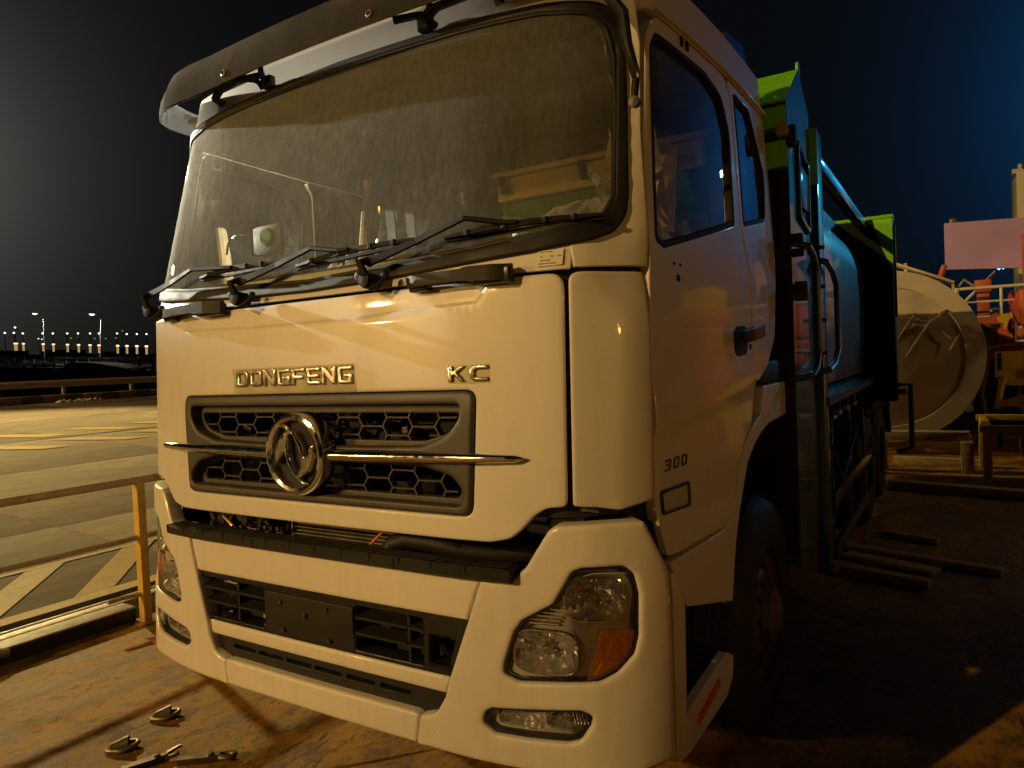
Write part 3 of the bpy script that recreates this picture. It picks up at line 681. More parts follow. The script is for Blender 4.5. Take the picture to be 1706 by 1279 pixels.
def bowl(cx, cz, a, b_, depth, off, parent, sg, bulb=True, n=20, seed=1):
    rnd = random.Random(seed); vs = []; fs = []; rings = [1., .84, .66, .47, .28, .13]
    for t in rings:
        for p in superell(cx, cz, a*t, b_*t, n, .55+.45*(1-t)): vs.append(bum(sg*p[0], p[1], off-depth*(1-t*t)+(rnd.uniform(-.0065, .0065) if t < 1 else 0)))
    for i in range(len(rings)-1):
        for j in range(n): fs.append((i*n+j, i*n+(j+1) % n, (i+1)*n+(j+1) % n, (i+1)*n+j))
    fs.append(tuple(range((len(rings)-1)*n, len(rings)*n)))
    mesh('reflector_bowl', vs, fs, M['reflector'], parent, False)
    if bulb:
        c0 = bum(sg*cx, cz, off-depth); c1 = bum(sg*cx, cz, off-depth*.25); b = MB(); d = (c1-c0); L_ = d.length
        b.lathe([(0, L_), (.012, L_*.97), (.017, L_*.8), (.017, L_*.45), (.012, L_*.2), (.020, 0)], c0, d, 12); b.build('bulb_shield', M['satin_chrome'], parent)
LIT = MB()
for sg in (1, -1):
    q = (lambda p: p) if sg > 0 else mir
    hlo = rpoly(q(hl)); fgo = rpoly(q(fg))
    BC = panel('bumper_corner', rpoly(q(cor)), bum, M['white2'], T, [hlo, fgo], 0, .055, .011, .03)
    HL = panel('headlamp', inset(hlo, .001), bum, M['rubber'], T, [inset(hlo, .008)], -.010, .09, .003, .05)
    lens_o = inset(hlo, .010)
    amb = [(.995, .760), (1.038, .892), (1.200, .900), (1.2, .70), (1.0, .70)]
    al = [p for p in lens_o]
    # split the cover: amber turn signal at the lower outer corner, clear elsewhere
    def side_of(u, z): u = abs(u); return z < .892 and u > 1.0+.30*(z-.760)
    amo = rpoly(q([(1.004, .757), (1.044, .893, .006), (1.121, .893), (1.121, .876), (1.110, .833, .03), (1.077, .789, .04), (1.037, .768, .03)]), .004)
    panel('turn_signal_lens', amo, bum, M['amber'], HL, (), -.010, .003, 0, .03)
    clr = rpoly(q([(.776, .757, .02), (.779, .785), (.811, .873, .02), (.833, .904, .02), (.925, .957, .03), (.953, 1.002, .02), (.980, 1.048, .02), (1.002, 1.057, .01), (1.096, 1.060, .02), (1.113, 1.040, .02), (1.122, .989, .04), (1.121, .898, .004), (1.039, .897, .004), (.998, .757, .004), (.95, .753), (.815, .749, .02)]), .01)
    panel('headlamp_lens', clr, bum, M['lens'], HL, (), -.010, .003, 0, .035)
    # inside: stepped housing, two bowls, fins
    panel('lamp_housing', inset(hlo, .006), bum, M['lamp_silver'], HL, [superell(sg*1.025, .978, .078, .058)[::sg], superell(sg*.886, .822, .092, .058)[::sg]], -.032, .05, .004, .03, lambda u, z: .008*math.sin(20*z)-.010*sst(1.0, 1.06, z))
    bowl(1.025, .978, .080, .060, .055, -.022, HL, sg, seed=3); bowl(.886, .822, .094, .060, .060, -.022, HL, sg, seed=5)
    bowl(1.075, .838, .034, .044, .03, -.024, HL, sg, False, 10, 9)
    b = MB()
    for k in range(5): b.ribbon([bum(sg*(.838+.006*k+.001*j), .894+.011*k+.004*j, -.034+.004*j) for j in range(3)]+[bum(sg*(.925+.006*k), .902+.010*k, -.030)], .004, .010, (0, -1, 0))
    b.build('reflector_fin', M['reflector'], HL, False)
    b = MB()
    for k in range(8): p0 = (1.055+.0085*k); b.ribbon([bum(sg*p0, .806+.004*k*(k > 3), -.022), bum(sg*p0, .882, -.022)], .004, .006, (0, -1, 0))
    b.build('lens_flute', M['amber'], HL, False)
    b = MB(); 
    for cx, cz, a_, b__ in ((1.025, .978, .081, .061), (.886, .822, .095, .061)):
        b.tube([bum(sg*p[0], p[1], -.021) for p in superell(cx, cz, a_, b__, 32)], .0028, 6, True)
    b.build('bowl_rim', M['reflector'], HL)
    FL = panel('fog_lamp', inset(fgo, .001), bum, M['rubber'], T, [inset(fgo, .007)], -.012, .08, .003, .05)
    panel('fog_lens', inset(fgo, .006), bum, M['lens'], FL, (), -.012, .003, 0, .05)
    panel('lamp_housing', inset(fgo, .004), bum, M['lamp_silver'], FL, [superell(sg*.80, .616, .070, .024)[::sg], superell(sg*.935, .634, .055, .030)[::sg]], -.04, .05, .003, .03)
    bowl(.80, .616, .072, .026, .05, -.038, FL, sg, False, 18, 12); bowl(.935, .634, .057, .032, .06, -.038, FL, sg, True, 18, 14)
    b = MB()
    for k in range(5): b.ribbon([bum(sg*(.965+.009*k), .612+.004*k, -.020), bum(sg*(.972+.009*k), .640, -.014), bum(sg*(.965+.009*k), .664, -.020)], .003, .006, (0, -1, 0))
    b.build('lens_flute', M['reflector'], FL, False)
BP = panel('bumper_panel', rpoly([(-.672, .888, .004), (.640, .888, .004), (.688, 1.022, .004), (-.700, 1.022, .004)]), bum, M['white2'], T, (), -.012, .04, .008, .05)
panel('bumper_bar', rpoly([(-.594, .708, .004), (.574, .708, .004), (.556, .655, .012), (-.570, .655, .012)]), bum, M['white2'], T, (), -.016, .06, .010, .05)
panel('bumper_lip', rpoly([(-.470, .578), (-.44, .582), (0, .580), (.44, .582), (.463, .577), (.449, .487), (0, .485), (-.478, .487)], .006), bum, M['white2'], T, (), -.003, .05, .010, .05)
# lower grille: black surround, blades, number plate carrier
LG = panel('lower_grille', rpoly([(-.70, .900), (.68, .900), (.59, .700), (-.62, .700)], .01), bum, M['gloss_black'], T, [rpoly([(-.640, .866), (-.262, .866), (-.262, .722), (-.597, .722)], .006), rpoly([(.186, .866), (.470, .866), (.470, .722), (.186, .722)], .006), rpoly([(.492, .822), (.592, .822), (.566, .735), (.492, .735)], .006)], -.022, .055, .004, .05)
panel('grille_backing', rpoly([(-.72, .93), (.72, .93), (.60, .56), (-.62, .56)], .01), bum, M['black'], T, (), -.16, .01, 0, .08)
for zc in (.828, .776):
    for ua, ub in ((-.632+.02*(zc < .8), -.425), (-.421, -.262), (.186, .405), (.409, .470)):
        n = 6; A = [bum(ua+(ub-ua)*i/n, zc, -.022) for i in range(n+1)]; b = MB(); vs = []
        for p in A: vs += [p+Vector((0, 0, .004)), p+Vector((0, .05, .016)), p+Vector((0, .05, .004)), p+Vector((0, .0, -.005))]
        fs = [(0, 1, 2, 3), tuple(n*4+k for k in (3, 2, 1, 0))]+[(i*4+j, i*4+(j+1) % 4, i*4+4+(j+1) % 4, i*4+4+j) for i in range(n) for j in range(4)]
        b.add(vs, fs); b.build('blade', M['plastic'], LG, False)
for uu in (-.423, .407):
    b = MB(); b.box(bum(uu, .794, -.055), (.012, .05, .15), .002); b.build('divider', M['plastic'], LG, False)
b = MB()
for uu, zz, dx, dz in ((-.54, .848, .16, .025), (-.52, .80, .2, .03), (.26, .80, .05, .10), (-.33, .745, .05, .03), (.43, .75, .04, .03)): b.box(bum(uu, zz, -.10), (dx, .03, dz), .003)
b.build('lower_bracket', M['plastic'], LG, False)
b = MB(); b.box(bum(-.318, .752, -.075), (.022, .02, .036), .002); b.build('tow_latch', M['brass'], LG, False)
b = MB(); b.box(bum(-.300, .750, -.066), (.012, .02, .020), .003); b.build('latch_pin', M['black'], LG, False)
PL = panel('number_plate_carrier', rpoly([(-.258, .864), (.182, .862), (.182, .716), (-.252, .716)], .004), bum, M['plastic'], T, (), -.014, .02, .004, .05, lambda u, z: -.006*(1-sst(.754, .760, z)))
for uu, zz in ((-.168, .832), (.062, .836), (-.155, .736), (.072, .734)):
    b = MB(); b.lathe([(0, .006), (.006, .005), (.009, .001), (.009, -.004)], bum(uu, zz, -.012), (0, -1, 0), 10); b.build('screw', M['steel'], PL)
b = MB(); b.box(bum(-.040, .802, -.010), (.010, .010, .018), .002); b.build('stud', M['steel'], PL)
b = MB()
for k in range(28): b.box(bum(.495+.0035*k, .733+.0005*(k % 2), -.020), (.0022, .012, .012))
b.build('air_slot_fin', M['plastic'], LG, False)
slots = [rpoly([(ua, .612), (ua+.125, .612), (ua+.125, .626), (ua, .626)], .003) for ua in (-.46, -.315, -.165, -.02, .13, .28)]
panel('lower_air_slot', rpoly([(-.60, .668), (.585, .668), (.565, .60), (.50, .566), (-.52, .566), (-.585, .60)], .01), bum, M['plastic'], T, slots, -.034, .03, .003, .05, lambda u, z: .010*(sst(.636, .640, z)-sst(.648, .654, z)))

# ---- black step pad across the bumper top
vs = []; n = 48
for i in range(n+1):
    u = -.803+1.606*i/n
    for o_, z in ((.020, 1.020), (.032, 1.028), (.034, 1.052), (.027, 1.060), (-.045, 1.060), (-.045, 1.03)): vs.append(bum(u, z, o_))
fs = [tuple(range(6)), tuple(n*6+k for k in (5, 4, 3, 2, 1, 0))]+[(i*6+j, i*6+(j+1) % 6, i*6+6+(j+1) % 6, i*6+6+j) for i in range(n) for j in range(6)]
SP = mesh('bumper_step', vs, fs, M['plastic'], T, True, 30)
b = MB()
for o0 in (.020, .000, -.020, -.038):
    for k in range(13):
        ua = -.79+.1215*k; ub = ua+.1165
        if ub > .80: ub = .80
        b.ribbon([bum(ua+(ub-ua)*i/3, 1.0605, o0) for i in range(4)], .013, .004, (0, 0, 1))
b.build('tread_rib', M['plastic'], SP, False)
b = MB()
for k in range(13): b.box(bum(-.795+.1215*k+.0045*0, 1.050, .0335), (.006, .004, .020))
b.build('step_notch', M['black'], SP, False)['kind'] = 'stuff'
b = MB(); b.box(bum(-.26, 1.042, .033), (.0035, .006, .028)); b.box(bum(.40, 1.042, .033), (.0035, .006, .030)); b.build('step_joint', M['black'], SP, False)['kind'] = 'stuff'

# ---- engine bay seen through grille and gap
b = MB(); b.box((0, .62, 1.2), (2.0, .02, 1.1)); b.build('engine_bulkhead', M['black'], T, False)
b = MB()
for k in range(24): b.box((.03, .150, .895+.0135*k), (.52, .05, .0045))
RD = b.build('radiator', M['alu'], T, False)
b = MB(); b.box((.03, .21, 1.15), (.54, .06, .56)); b.build('radiator_core', M['black'], RD, False)
b = MB(); b.box((-.232, .135, 1.06), (.006, .03, .30)); b.box((.296, .135, 1.06), (.006, .03, .30)); b.box((.33, .135, 1.095), (.055, .03, .04)); b.build('radiator_bracket', M['brass'], RD, False)
b = MB(); b.tube([(.28, .06, 1.03), (.31, .07, 1.07), (.36, .08, 1.085), (.46, .09, 1.08), (.56, .11, 1.06), (.66, .15, 1.05), (.80, .20, 1.06)], .030, 12); HO = b.build('intake_hose', M['rubber'], T)
b = MB()
for k in range(16): b.lathe([(.020, -.002), (.026, 0), (.020, .002)], (.44+.008*k, .088+.0012*k, 1.082-.001*k), (1, .1, -.1), 12)
b.build('ribbed_sleeve', M['plastic'], HO)
b = MB(); b.tube([(.225, .050, 1.064), (.265, .060, 1.100), (.30, .07, 1.115), (.36, .09, 1.12)], .0042, 6); b.build('wire', M['wire_orange'], T)
b = MB(); b.tube([(-.56, .10, 1.13), (-.60, .095, 1.11), (-.59, .09, 1.085), (-.53, .085, 1.055)], .006, 7); b.build('wire', M['brass'], T)
rnd = random.Random(11)
for k in range(9):
    x = -.72+.055*k+rnd.uniform(-.02, .02); b = MB(); pts = [(x, .14, 1.20), (x+rnd.uniform(-.04, .04), .12, 1.12), (x+rnd.uniform(-.07, .07), .10, 1.07), (x+rnd.uniform(-.1, .1), .13, 1.0)]
    b.tube(pts, rnd.choice((.006, .009, .013)), 8); b.build('hose', M['rubber'] if k % 3 else M['steel'], T)
for k in range(12):
    x = -.66+.035*k; b = MB(); b.box((x, .12+rnd.uniform(-.02, .03), 1.03+rnd.uniform(0, .05)), (rnd.uniform(.02, .05), .04, rnd.uniform(.015, .05)), .003, Matrix.Rotation(rnd.uniform(-.6, .6), 3, 'Y'))
    b.lathe([(0, .01), (.009, .009), (.011, 0)], (x+.01, .085, 1.04+rnd.uniform(0, .04)), (0, -1, 0), 8)
    b.build('fitting', M['steel'] if k % 2 else M['plastic'], T, False)['kind'] = 'stuff'
b = MB(); b.tube([(-.50, .10, 1.12), (-.46, .09, 1.06), (-.44, .09, 1.045), (-.40, .09, 1.045)], .003, 5); b.build('bracket', M['steel'], T, False)
for k in range(16):
    x = rnd.uniform(-.6, .62); z = rnd.choice((1.26, 1.29, 1.43, 1.46, 1.48)); b = MB(); b.box((x, .17+rnd.uniform(0, .1), z), (rnd.uniform(.02, .09), .02, rnd.uniform(.01, .04)), .004, Matrix.Rotation(rnd.uniform(-.5, .5), 3, 'Y')); b.build('engine_fitting', M['brass'] if k % 3 == 0 else M['steel'], T, False)
for sg in (1, -1):
    b = MB(); b.box((sg*1.02, .30, 1.20), (.16, .2, .10), .01); b.build('headlamp_bracket', M['black'], T)
    b = MB(); b.tube([(sg*.97, .115, 1.222), (sg*1.0, .10, 1.228), (sg*1.03, .115, 1.222)], .010, 8); b.build('bonnet_hinge', M['satin_chrome'], T)
    b = MB(); b.prism([(.25, .98), (.28, 1.18), (.33, 1.20), (.38, 1.05), (.34, .95)], lambda y, z: (sg*1.125, y, z), lambda y, z: (sg*1.05, y, z)); b.build('fender_liner', M['black'], T, False)
    # entry step behind the bumper corner
    q = (lambda y, z, o=0.: Vector((sg*(1.205+o), y, z)))
    bq = (lambda u, z, o=0.: bum(sg*u, z, o))
    qq = (lambda p: p)
    panel('step_side', rpoly([(1.2465, .512), (1.2465, .955), (1.240, 1.035), (1.30, 1.00), (1.318, .90), (1.306, .62), (1.306, .49), (1.26, .488)], .008) , bq, M['white2'], T, (), -.001, .03, .004, .05)
    panel('step_rim', rpoly([(1.310, .487, .01), (1.70, .482, .03), (1.785, .520, .04), (1.800, .590, .02), (1.72, .628, .02), (1.45, .618), (1.310, .612)], .01), bq, M['white2'], T, (), .000, .03, .004, .05)
    panel('side_marker', rpoly([(1.385, .535), (1.395, .562), (1.605, .588), (1.605, .560)], .004), bq, M['amber_dark'], T, (), .007, .008, .003, .06)
    b = MB(); b.box((sg*1.085, .55, .600), (.215, .48, .02), .003)
    for i in range(7):
        for j in range(4): b.lathe([(.016, 0), (.012, .010), (.009, .010)], (sg*(1.015+.045*j), .35+.065*i, .610), (0, 0, 1), 6)
    b.build('entry_tread', M['rubber'], T, False)
    b = MB(); b.box((sg*1.02, .58, .73), (.02, .46, .25), .004); b.build('entry_riser', M['white2'], T)

# ---- wipers
def wiper(base, elbow, tip, b0, b1, name='wiper_arm'):
    base, elbow, tip, b0, b1 = map(Vector, (base, elbow, tip, b0, b1))
    b = MB(); up = Vector((0, -1, .25))
    k = elbow+(tip-elbow)*.5+Vector((0, -.008, 0))
    b.ribbon([base+Vector((.004, -.035, -.012)), base+Vector((-.006, -.045, .03)), elbow+Vector((0, -.02, 0))], [.022, .020, .026], .016, up)
    b.ribbon([elbow+Vector((-.006, -.02, -.004)), k, tip+Vector((0, -.012, 0))], [.026, .020, .012], .010, up)
    A = b.build(name, M['wiper'], T, False)
    b = MB(); b.lathe([(.0, .03), (.022, .028), (.026, .015), (.026, -.03)], base+Vector((0, -.01, -.03)), (0, -1, .1), 16); b.lathe([(0, .012), (.012, .01), (.014, -.02)], base+Vector((-.038, -.015, -.012)), (-.2, -1, 0), 10); b.build('wiper_pivot', M['wiper'], A)
    b = MB(); b.tube([base+Vector((.0, -.02, -.05)), base+Vector((.02, -.03, -.058)), base+Vector((.045, -.02, -.045)), base+Vector((.062, -.01, -.022))], .006, 7); b.lathe([(0, .008), (.010, .006), (.010, -.01)], base+Vector((.064, -.012, -.018)), (0, -1, 0), 8); b.build('washer_hose', M['wiper'], A)
    n = 12; mid = [b0+(b1-b0)*(i/n) for i in range(n+1)]
    bow = [p+Vector((0, -.020*math.sin(PI*i/n), .006*math.sin(PI*i/n))) for i, p in enumerate(mid)]
    b = MB(); b.ribbon([p+Vector((0, .008, -.008)) for p in mid], .010, .012, (0, -1, .2)); B = b.build('wiper_blade', M['wiper'], A, False)
    b = MB(); b.ribbon(bow, [.008+.010*math.sin(PI*i/n) for i in range(n+1)], .009, up)
    for i in (2, 5, 8, 10): b.box(bow[i]+Vector((0, .002, 0)), (.014, .024, .018), .002)
    b.tube([tip+Vector((0, -.012, 0)), bow[5]+Vector((0, -.008, .008)), bow[6]+Vector((0, -.006, .004))], .008, 6)
    b.build('wiper_bridge', M['wiper'], B, False)
wiper((-.295, 0.005, 1.945), (-.286, .011, 1.978), (.051, .032, 2.058), (-.045, .040, 2.010), (.490, .050, 2.037))
wiper((.330, 0.005, 1.948), (.335, .012, 1.978), (.675, .045, 2.070), (.593, .045, 2.025), (1.062, .160, 2.044))
wiper((-.900, .045, 1.945), (-.916, .050, 1.985), (-.620, .040, 2.058), (-.605, .055, 2.026), (-.137, .042, 2.034))

# ---- front grab handles under the windscreen
for ua, ub, fl in ((-.815, -.428, 1), (.475, .825, 1)):
    b = MB(); n = 14
    P_ = []
    for i in range(n+1):
        t = i/n; u = ua+(ub-ua)*t; lift = .040*(sst(0, .12, t)-sst(.86, .98, t))*.55+.022
        P_.append(cab(u, 1.899+.004*math.sin(PI*t), lift))
    b.ribbon(P_, [.036-.004*math.sin(PI*i/n)+(.010 if i > n*.62 else 0) for i in range(n+1)], .026, (0, -1, 0)); H = b.build('grab_handle', M['plastic'], T, True, 30)
    b = MB(); b.box(cab(ua+.035, 1.886, .012), (.07, .03, .034), .006); b.box(cab(ub-.06, 1.892, .016), (.12, .034, .045), .006); b.build('handle_foot', M['gloss_black'], H)['kind'] = 'stuff'
    for t in (.60, .70): b = MB(); b.box(cab(ua+(ub-ua)*t, 1.90, .048), (.002, .012, .044)); b.build('handle_joint', M['black'], H)

# ---- sun visor and its brackets, header grab handles
def visor_path(k, top):
    # k from -1 (left tip) to 1 (right tip)
    a = abs(k); sg = 1 if k >= 0 else -1
    if a < .56: x = a/.56*.66; y = .125+.022*(x/.66)**2
    else: t = (a-.56)/.44; x = .66+.485*max(0, math.sin(t*PI/2))**.60; y = .147+.33*(1-max(0, math.cos(t*PI/2))**.62)
    return Vector((sg*x, y+(.055 if top else 0), 2.775+(.165-.05*max(0, a-.6)/.4 if top else 0)))
def visor_piece(name, k0, k1, mat, off, n, z0=0., z1=1., parent=None):
    vs = []
    for i in range(n+1):
        k = k0+(k1-k0)*i/n; lo = visor_path(k, False); hi = visor_path(k, True); d = (visor_path(k+.01, False)-visor_path(k-.01, False)); nr = Vector((d.y, -d.x, 0)).normalized()
        for j in range(5):
            t = z0+(z1-z0)*j/4; p = lo.lerp(hi, t)+nr*(off+.012*math.sin(PI*t)); vs.append(p)
        for j in range(5):
            t = z0+(z1-z0)*(4-j)/4; p = lo.lerp(hi, t)+nr*(off-.004+.012*math.sin(PI*t)); vs.append(p)
    fs = [(i*10+j, i*10+(j+1) % 10, i*10+10+(j+1) % 10, i*10+10+j) for i in range(n) for j in range(10)]+[tuple(range(10)), tuple(n*10+k for k in range(9, -1, -1))]
    return mesh(name, vs, fs, mat, parent or T, True, 40)
SV = visor_piece('sun_visor', -.66, .66, M['visor'], .012, 40)
for sg in (-1, 1): visor_piece('visor_wing', sg*.55, sg*1.0, M['visor_clear'], 0, 26, 0, .93, SV)
for k in (-.42, .23, .5):
    p = visor_path(k, False).lerp(visor_path(k, True), .22); b = MB(); b.lathe([(.006, .002), (.010, .006), (.014, .004), (.015, -.004)], p+Vector((0, -.02, 0)), (0, -1, .2), 12); b.build('visor_bolt', M['steel_edge'], SV)
for ux in (-.385, .42):
    top = visor_path(ux/.66*.56 if abs(ux) < .66 else math.copysign(.72, ux), False); h = cab(ux, 2.782, .012); b = MB()
    b.ribbon([h+Vector((.0, 0, 0)), h+Vector((0, -.04, .02)), top+Vector((-.085, .03, .012))], .022, .018, (0, 0, 1)); b.ribbon([h+Vector((0, -.035, .015)), top+Vector((.075, .02, .015))], .020, .018, (0, 0, 1)); b.box(h+Vector((0, -.012, 0)), (.055, .03, .045), .006)
    b.build('visor_bracket', M['gloss_black'], SV, False)
for ux in (-.56, .58):
    b = MB(); pts = [cab(ux-.13, 2.768, .01), cab(ux-.135, 2.785, .05), cab(ux-.09, 2.806, .062), cab(ux+.06, 2.815, .055), cab(ux+.12, 2.800, .045), cab(ux+.125, 2.780, .005)]
    b.ribbon(pts, .028, .022, (0, -.3, 1)); b.build('header_handle', M['rubber'], T, True, 40)
# folded mirror arm at the right pillar
for sg in (1,):
    b = MB(); b.tube([cab(sg*1.00, 2.76, .05), cab(sg*1.05, 2.65, .07), cab(sg*1.095, 2.55, .07), cab(sg*1.125, 2.465, .055), cab(sg*1.130, 2.45, .05)], [.017, .018, .016, .014, .012], 10); A = b.build('mirror_arm', M['gloss_black'], T)
    b = MB(); b.tube([cab(sg*1.130, 2.46, .05), cab(sg*1.126, 2.42, .045), cab(sg*1.122, 2.375, .045)], [.011, .012, .010], 10); b.lathe([(0, .01), (.016, .008), (.016, -.012)], cab(sg*1.122, 2.378, .05), (0, -1, 0), 10); b.build('arm_end', M['gloss_black'], A)

# ---- cab interior
b = MB(); b.prism([(.22, 1.90), (.30, 1.955), (.50, 1.99), (.70, 2.00), (.76, 1.93), (.72, 1.4), (.25, 1.4)], lambda y, z: (-1.06, y, z), lambda y, z: (1.06, y, z)); b.build('dashboard', M['dash'], T, True, 30)
b = MB(); b.box((0, 1.0, 1.42), (2.2, 1.4, .03)); b.build('cab_floor', M['black'], T)
b = MB(); b.box((0, 1.70, 2.2), (2.2, .02, 1.5)); b.build('rear_trim', M['trim'], T)
b = MB(); b.box((0, 1.0, 2.80), (2.1, 1.3, .02)); b.build('headliner', M['trim'], T)
for sg in (1, -1): b = MB(); b.box((sg*1.085, 1.0, 1.70), (.03, 1.3, .5)); b.build('door_trim', M['trim'], T)
def seat(x):
    b = MB(); b.box((x, 1.12, 1.78), (.50, .50, .14), .05); b.box((x, 1.38, 2.12), (.48, .13, .62), .05, Matrix.Rotation(-.18, 3, 'X')); s_ = b.build('seat', M['blue'], T, True, 60)
    b = MB(); b.box((x, 1.45, 2.50), (.30, .10, .18), .04); b.build('headrest', M['blue'], s_, True, 60)
    rnd = random.Random(int(x*100)); vs = []; fs = []; n1, n2 = 22, 30
    for i in range(n1+1):
        for j in range(n2+1):
            a = 2*PI*j/n2; rz = 1.72+.95*i/n1; rx = .30-.10*max(0, (rz-2.35)/.4); ry = .13+.22*max(0, (2.0-rz)/.3)
            vs.append((x+rx*math.copysign(abs(math.cos(a))**.6, math.cos(a))+rnd.uniform(-.014, .014), 1.40-.3*max(0, (2.0-rz)/.3)+ry*math.copysign(abs(math.sin(a))**.6, math.sin(a))+rnd.uniform(-.014, .014)+.18*(rz-2.1), rz))
    for i in range(n1):
        for j in range(n2): fs.append((i*(n2+1)+j, i*(n2+1)+j+1, (i+1)*(n2+1)+j+1, (i+1)*(n2+1)+j))
    mesh('plastic_wrap', vs, fs, M['film'], s_, False)
seat(.58); seat(-.60)
SW = Vector((.64, .78, 2.13)); ax = Vector((0, -.55, .83)).normalized(); x_ = Vector((1, 0, 0)); y_ = ax.cross(x_)
b = MB(); b.tube([SW+x_*(.235*math.cos(2*PI*i/32))+y_*(.235*math.sin(2*PI*i/32)) for i in range(32)], .017, 10, True); 
for a in (.2, PI-.2, 1.5*PI): b.ribbon([SW-ax*.04, SW+x_*(.22*math.cos(a))+y_*(.22*math.sin(a))], .035, .015, ax)
b.lathe([(0, .0), (.06, -.01), (.075, -.05)], SW, ax, 16); b.tube([SW-ax*.05, SW-ax*.5], .035, 10); s_ = b.build('steering_wheel', M['dash'], T)
rnd = random.Random(4); b = MB(); vs = []; fs = []
for i in range(33):
    for j in range(11):
        a = 2*PI*i/32; c = 2*PI*j/10; r_ = .235+.034*math.cos(c)+rnd.uniform(-.012, .012); vs.append(SW+x_*(r_*math.cos(a))+y_*(r_*math.sin(a))+ax*(.034*math.sin(c)+rnd.uniform(-.010, .010)))
for i in range(32):
    for j in range(10): fs.append((i*11+j, i*11+j+1, (i+1)*11+j+1, (i+1)*11+j))
mesh('wheel_wrap', vs, fs, M['film'], s_, False)
# loose wrapping sheets hanging behind the driver's window
rnd = random.Random(21)
for k in range(5):
    x0 = .86+.012*k; y0 = .52+.12*k; b = MB(); vs = []; fs = []; n = 14
    for i in range(n+1):
        for j in range(5):
            t = i/n; vs.append((x0+.03*math.sin(3*t+k)+rnd.uniform(-.022, .022), y0+.055*j+.20*(t-.5)*(1 if k % 2 else -1)+rnd.uniform(-.016, .016), 1.93+(.36+.08*(k % 3))*t+.02*math.sin(9*t+j)))
    for i in range(n):
        for j in range(4): fs.append((i*5+j, i*5+j+1, i*5+j+6, i*5+j+5))
    mesh('hanging_film', vs, fs, M['film'], T, False)
for k, (x0, y0, dx, dy, w) in enumerate(((.96, .62, -.10, .30, .07), (.95, .80, .02, .12, .07), (.93, 1.02, .03, -.28, .075), (.90, 1.10, .02, -.04, .13), (.92, .92, -.05, .16, .05))):
    b = MB(); b.ribbon([(x0, y0, 2.47), (x0+dx*.5, y0+dy*.5, 2.33), (x0+dx, y0+dy, 2.13)], [w, w*.85, w*.6], .004, (.25, -.95, .1)); b.build('strap', M['curtain'], T, False)
b = MB(); b.box((.56, 1.20, 2.455), (.98, .04, .105), .008); b.build('bunk_board', M['ochre'], T)
b = MB(); b.box((.56, 1.195, 2.525), (1.02, .06, .022), .004); b.build('bunk_rail', M['ochre'], T)
b = MB(); b.box((.56, 1.23, 2.30), (.98, .02, .20)); b.build('bunk_curtain', M['greencloth'], T)
for x in (.11, .52):
    b = MB(); b.box((x, 1.165, 2.49), (.030, .03, .05), .008); b.box((x+.012, 1.16, 2.45), (.036, .03, .045), .010); b.build('bunk_catch', M['black'], T)
b = MB(); b.tube([(-.70, 1.05, 1.95), (-.66, 1.05, 2.3), (-.615, 1.05, 2.60)], [.034, .030, .026], 10); b.build('curtain_pole', M['curtain'], T)
for x in (-.42, -.30):
    b = MB(); b.ribbon([(x, .95, 2.62), (x+.02, .95, 2.40), (x+.05, .93, 2.2)], .05, .01, (0, -1, 0)); b.build('seat_belt', M['plastic'], T)
b = MB(); b.box((-.155, .50, 2.715), (.155, .02, .088), .01, Matrix.Rotation(.18, 3, 'Z')); MI = b.build('interior_mirror', M['paper'], T)
b = MB(); b.tube([(-.235, .49, 2.69), (-.245, .47, 2.74), (-.22, .46, 2.775), (-.18, .45, 2.785)], .005, 6); b.tube([(-.08, .49, 2.76), (-.07, .46, 2.81)], .007, 6); b.build('mirror_stay', M['brass'], MI)
b = MB(); b.box((-.74, .50, 2.25), (.20, .02, .14), .02); DB = b.build('gauge_pod', M['dash'], T)
b = MB(); b.lathe([(0, .02), (.035, .02), (.045, 0)], (-.72, .49, 2.255), (0, -1, 0), 14); b.build('gauge', M['greencloth'], DB)
b = MB(); b.tube([(-.83, .47, 2.28), (-.90, .45, 2.28), (-.95, .45, 2.25), (-.965, .45, 2.20)], .005, 6); b.build('wire', M['chrome'], DB)
# crumpled clear film lying on the dashboard
rnd = random.Random(33)
for cx, cy, w, h_ in ((.66, .36, .42, .05), (-.30, .55, .34, .16), (-.10, .55, .24, .13), (-.62, .50, .3, .06)):
    vs = []; fs = []; n = 14
    for i in range(n+1):
        for j in range(n+1): vs.append((cx+w*(i/n-.5)+rnd.uniform(-.008, .008), cy+.26*(j/n-.5)+rnd.uniform(-.008, .008), 1.985+.03*(cy-.36)+h_*math.sin(PI*i/n)*math.sin(PI*j/n)*rnd.uniform(.35, 1.1)))
    for i in range(n):
        for j in range(n): fs.append((i*(n+1)+j, i*(n+1)+j+1, (i+1)*(n+1)+j+1, (i+1)*(n+1)+j))
    mesh('dash_film', vs, fs, M['film'], T, False)

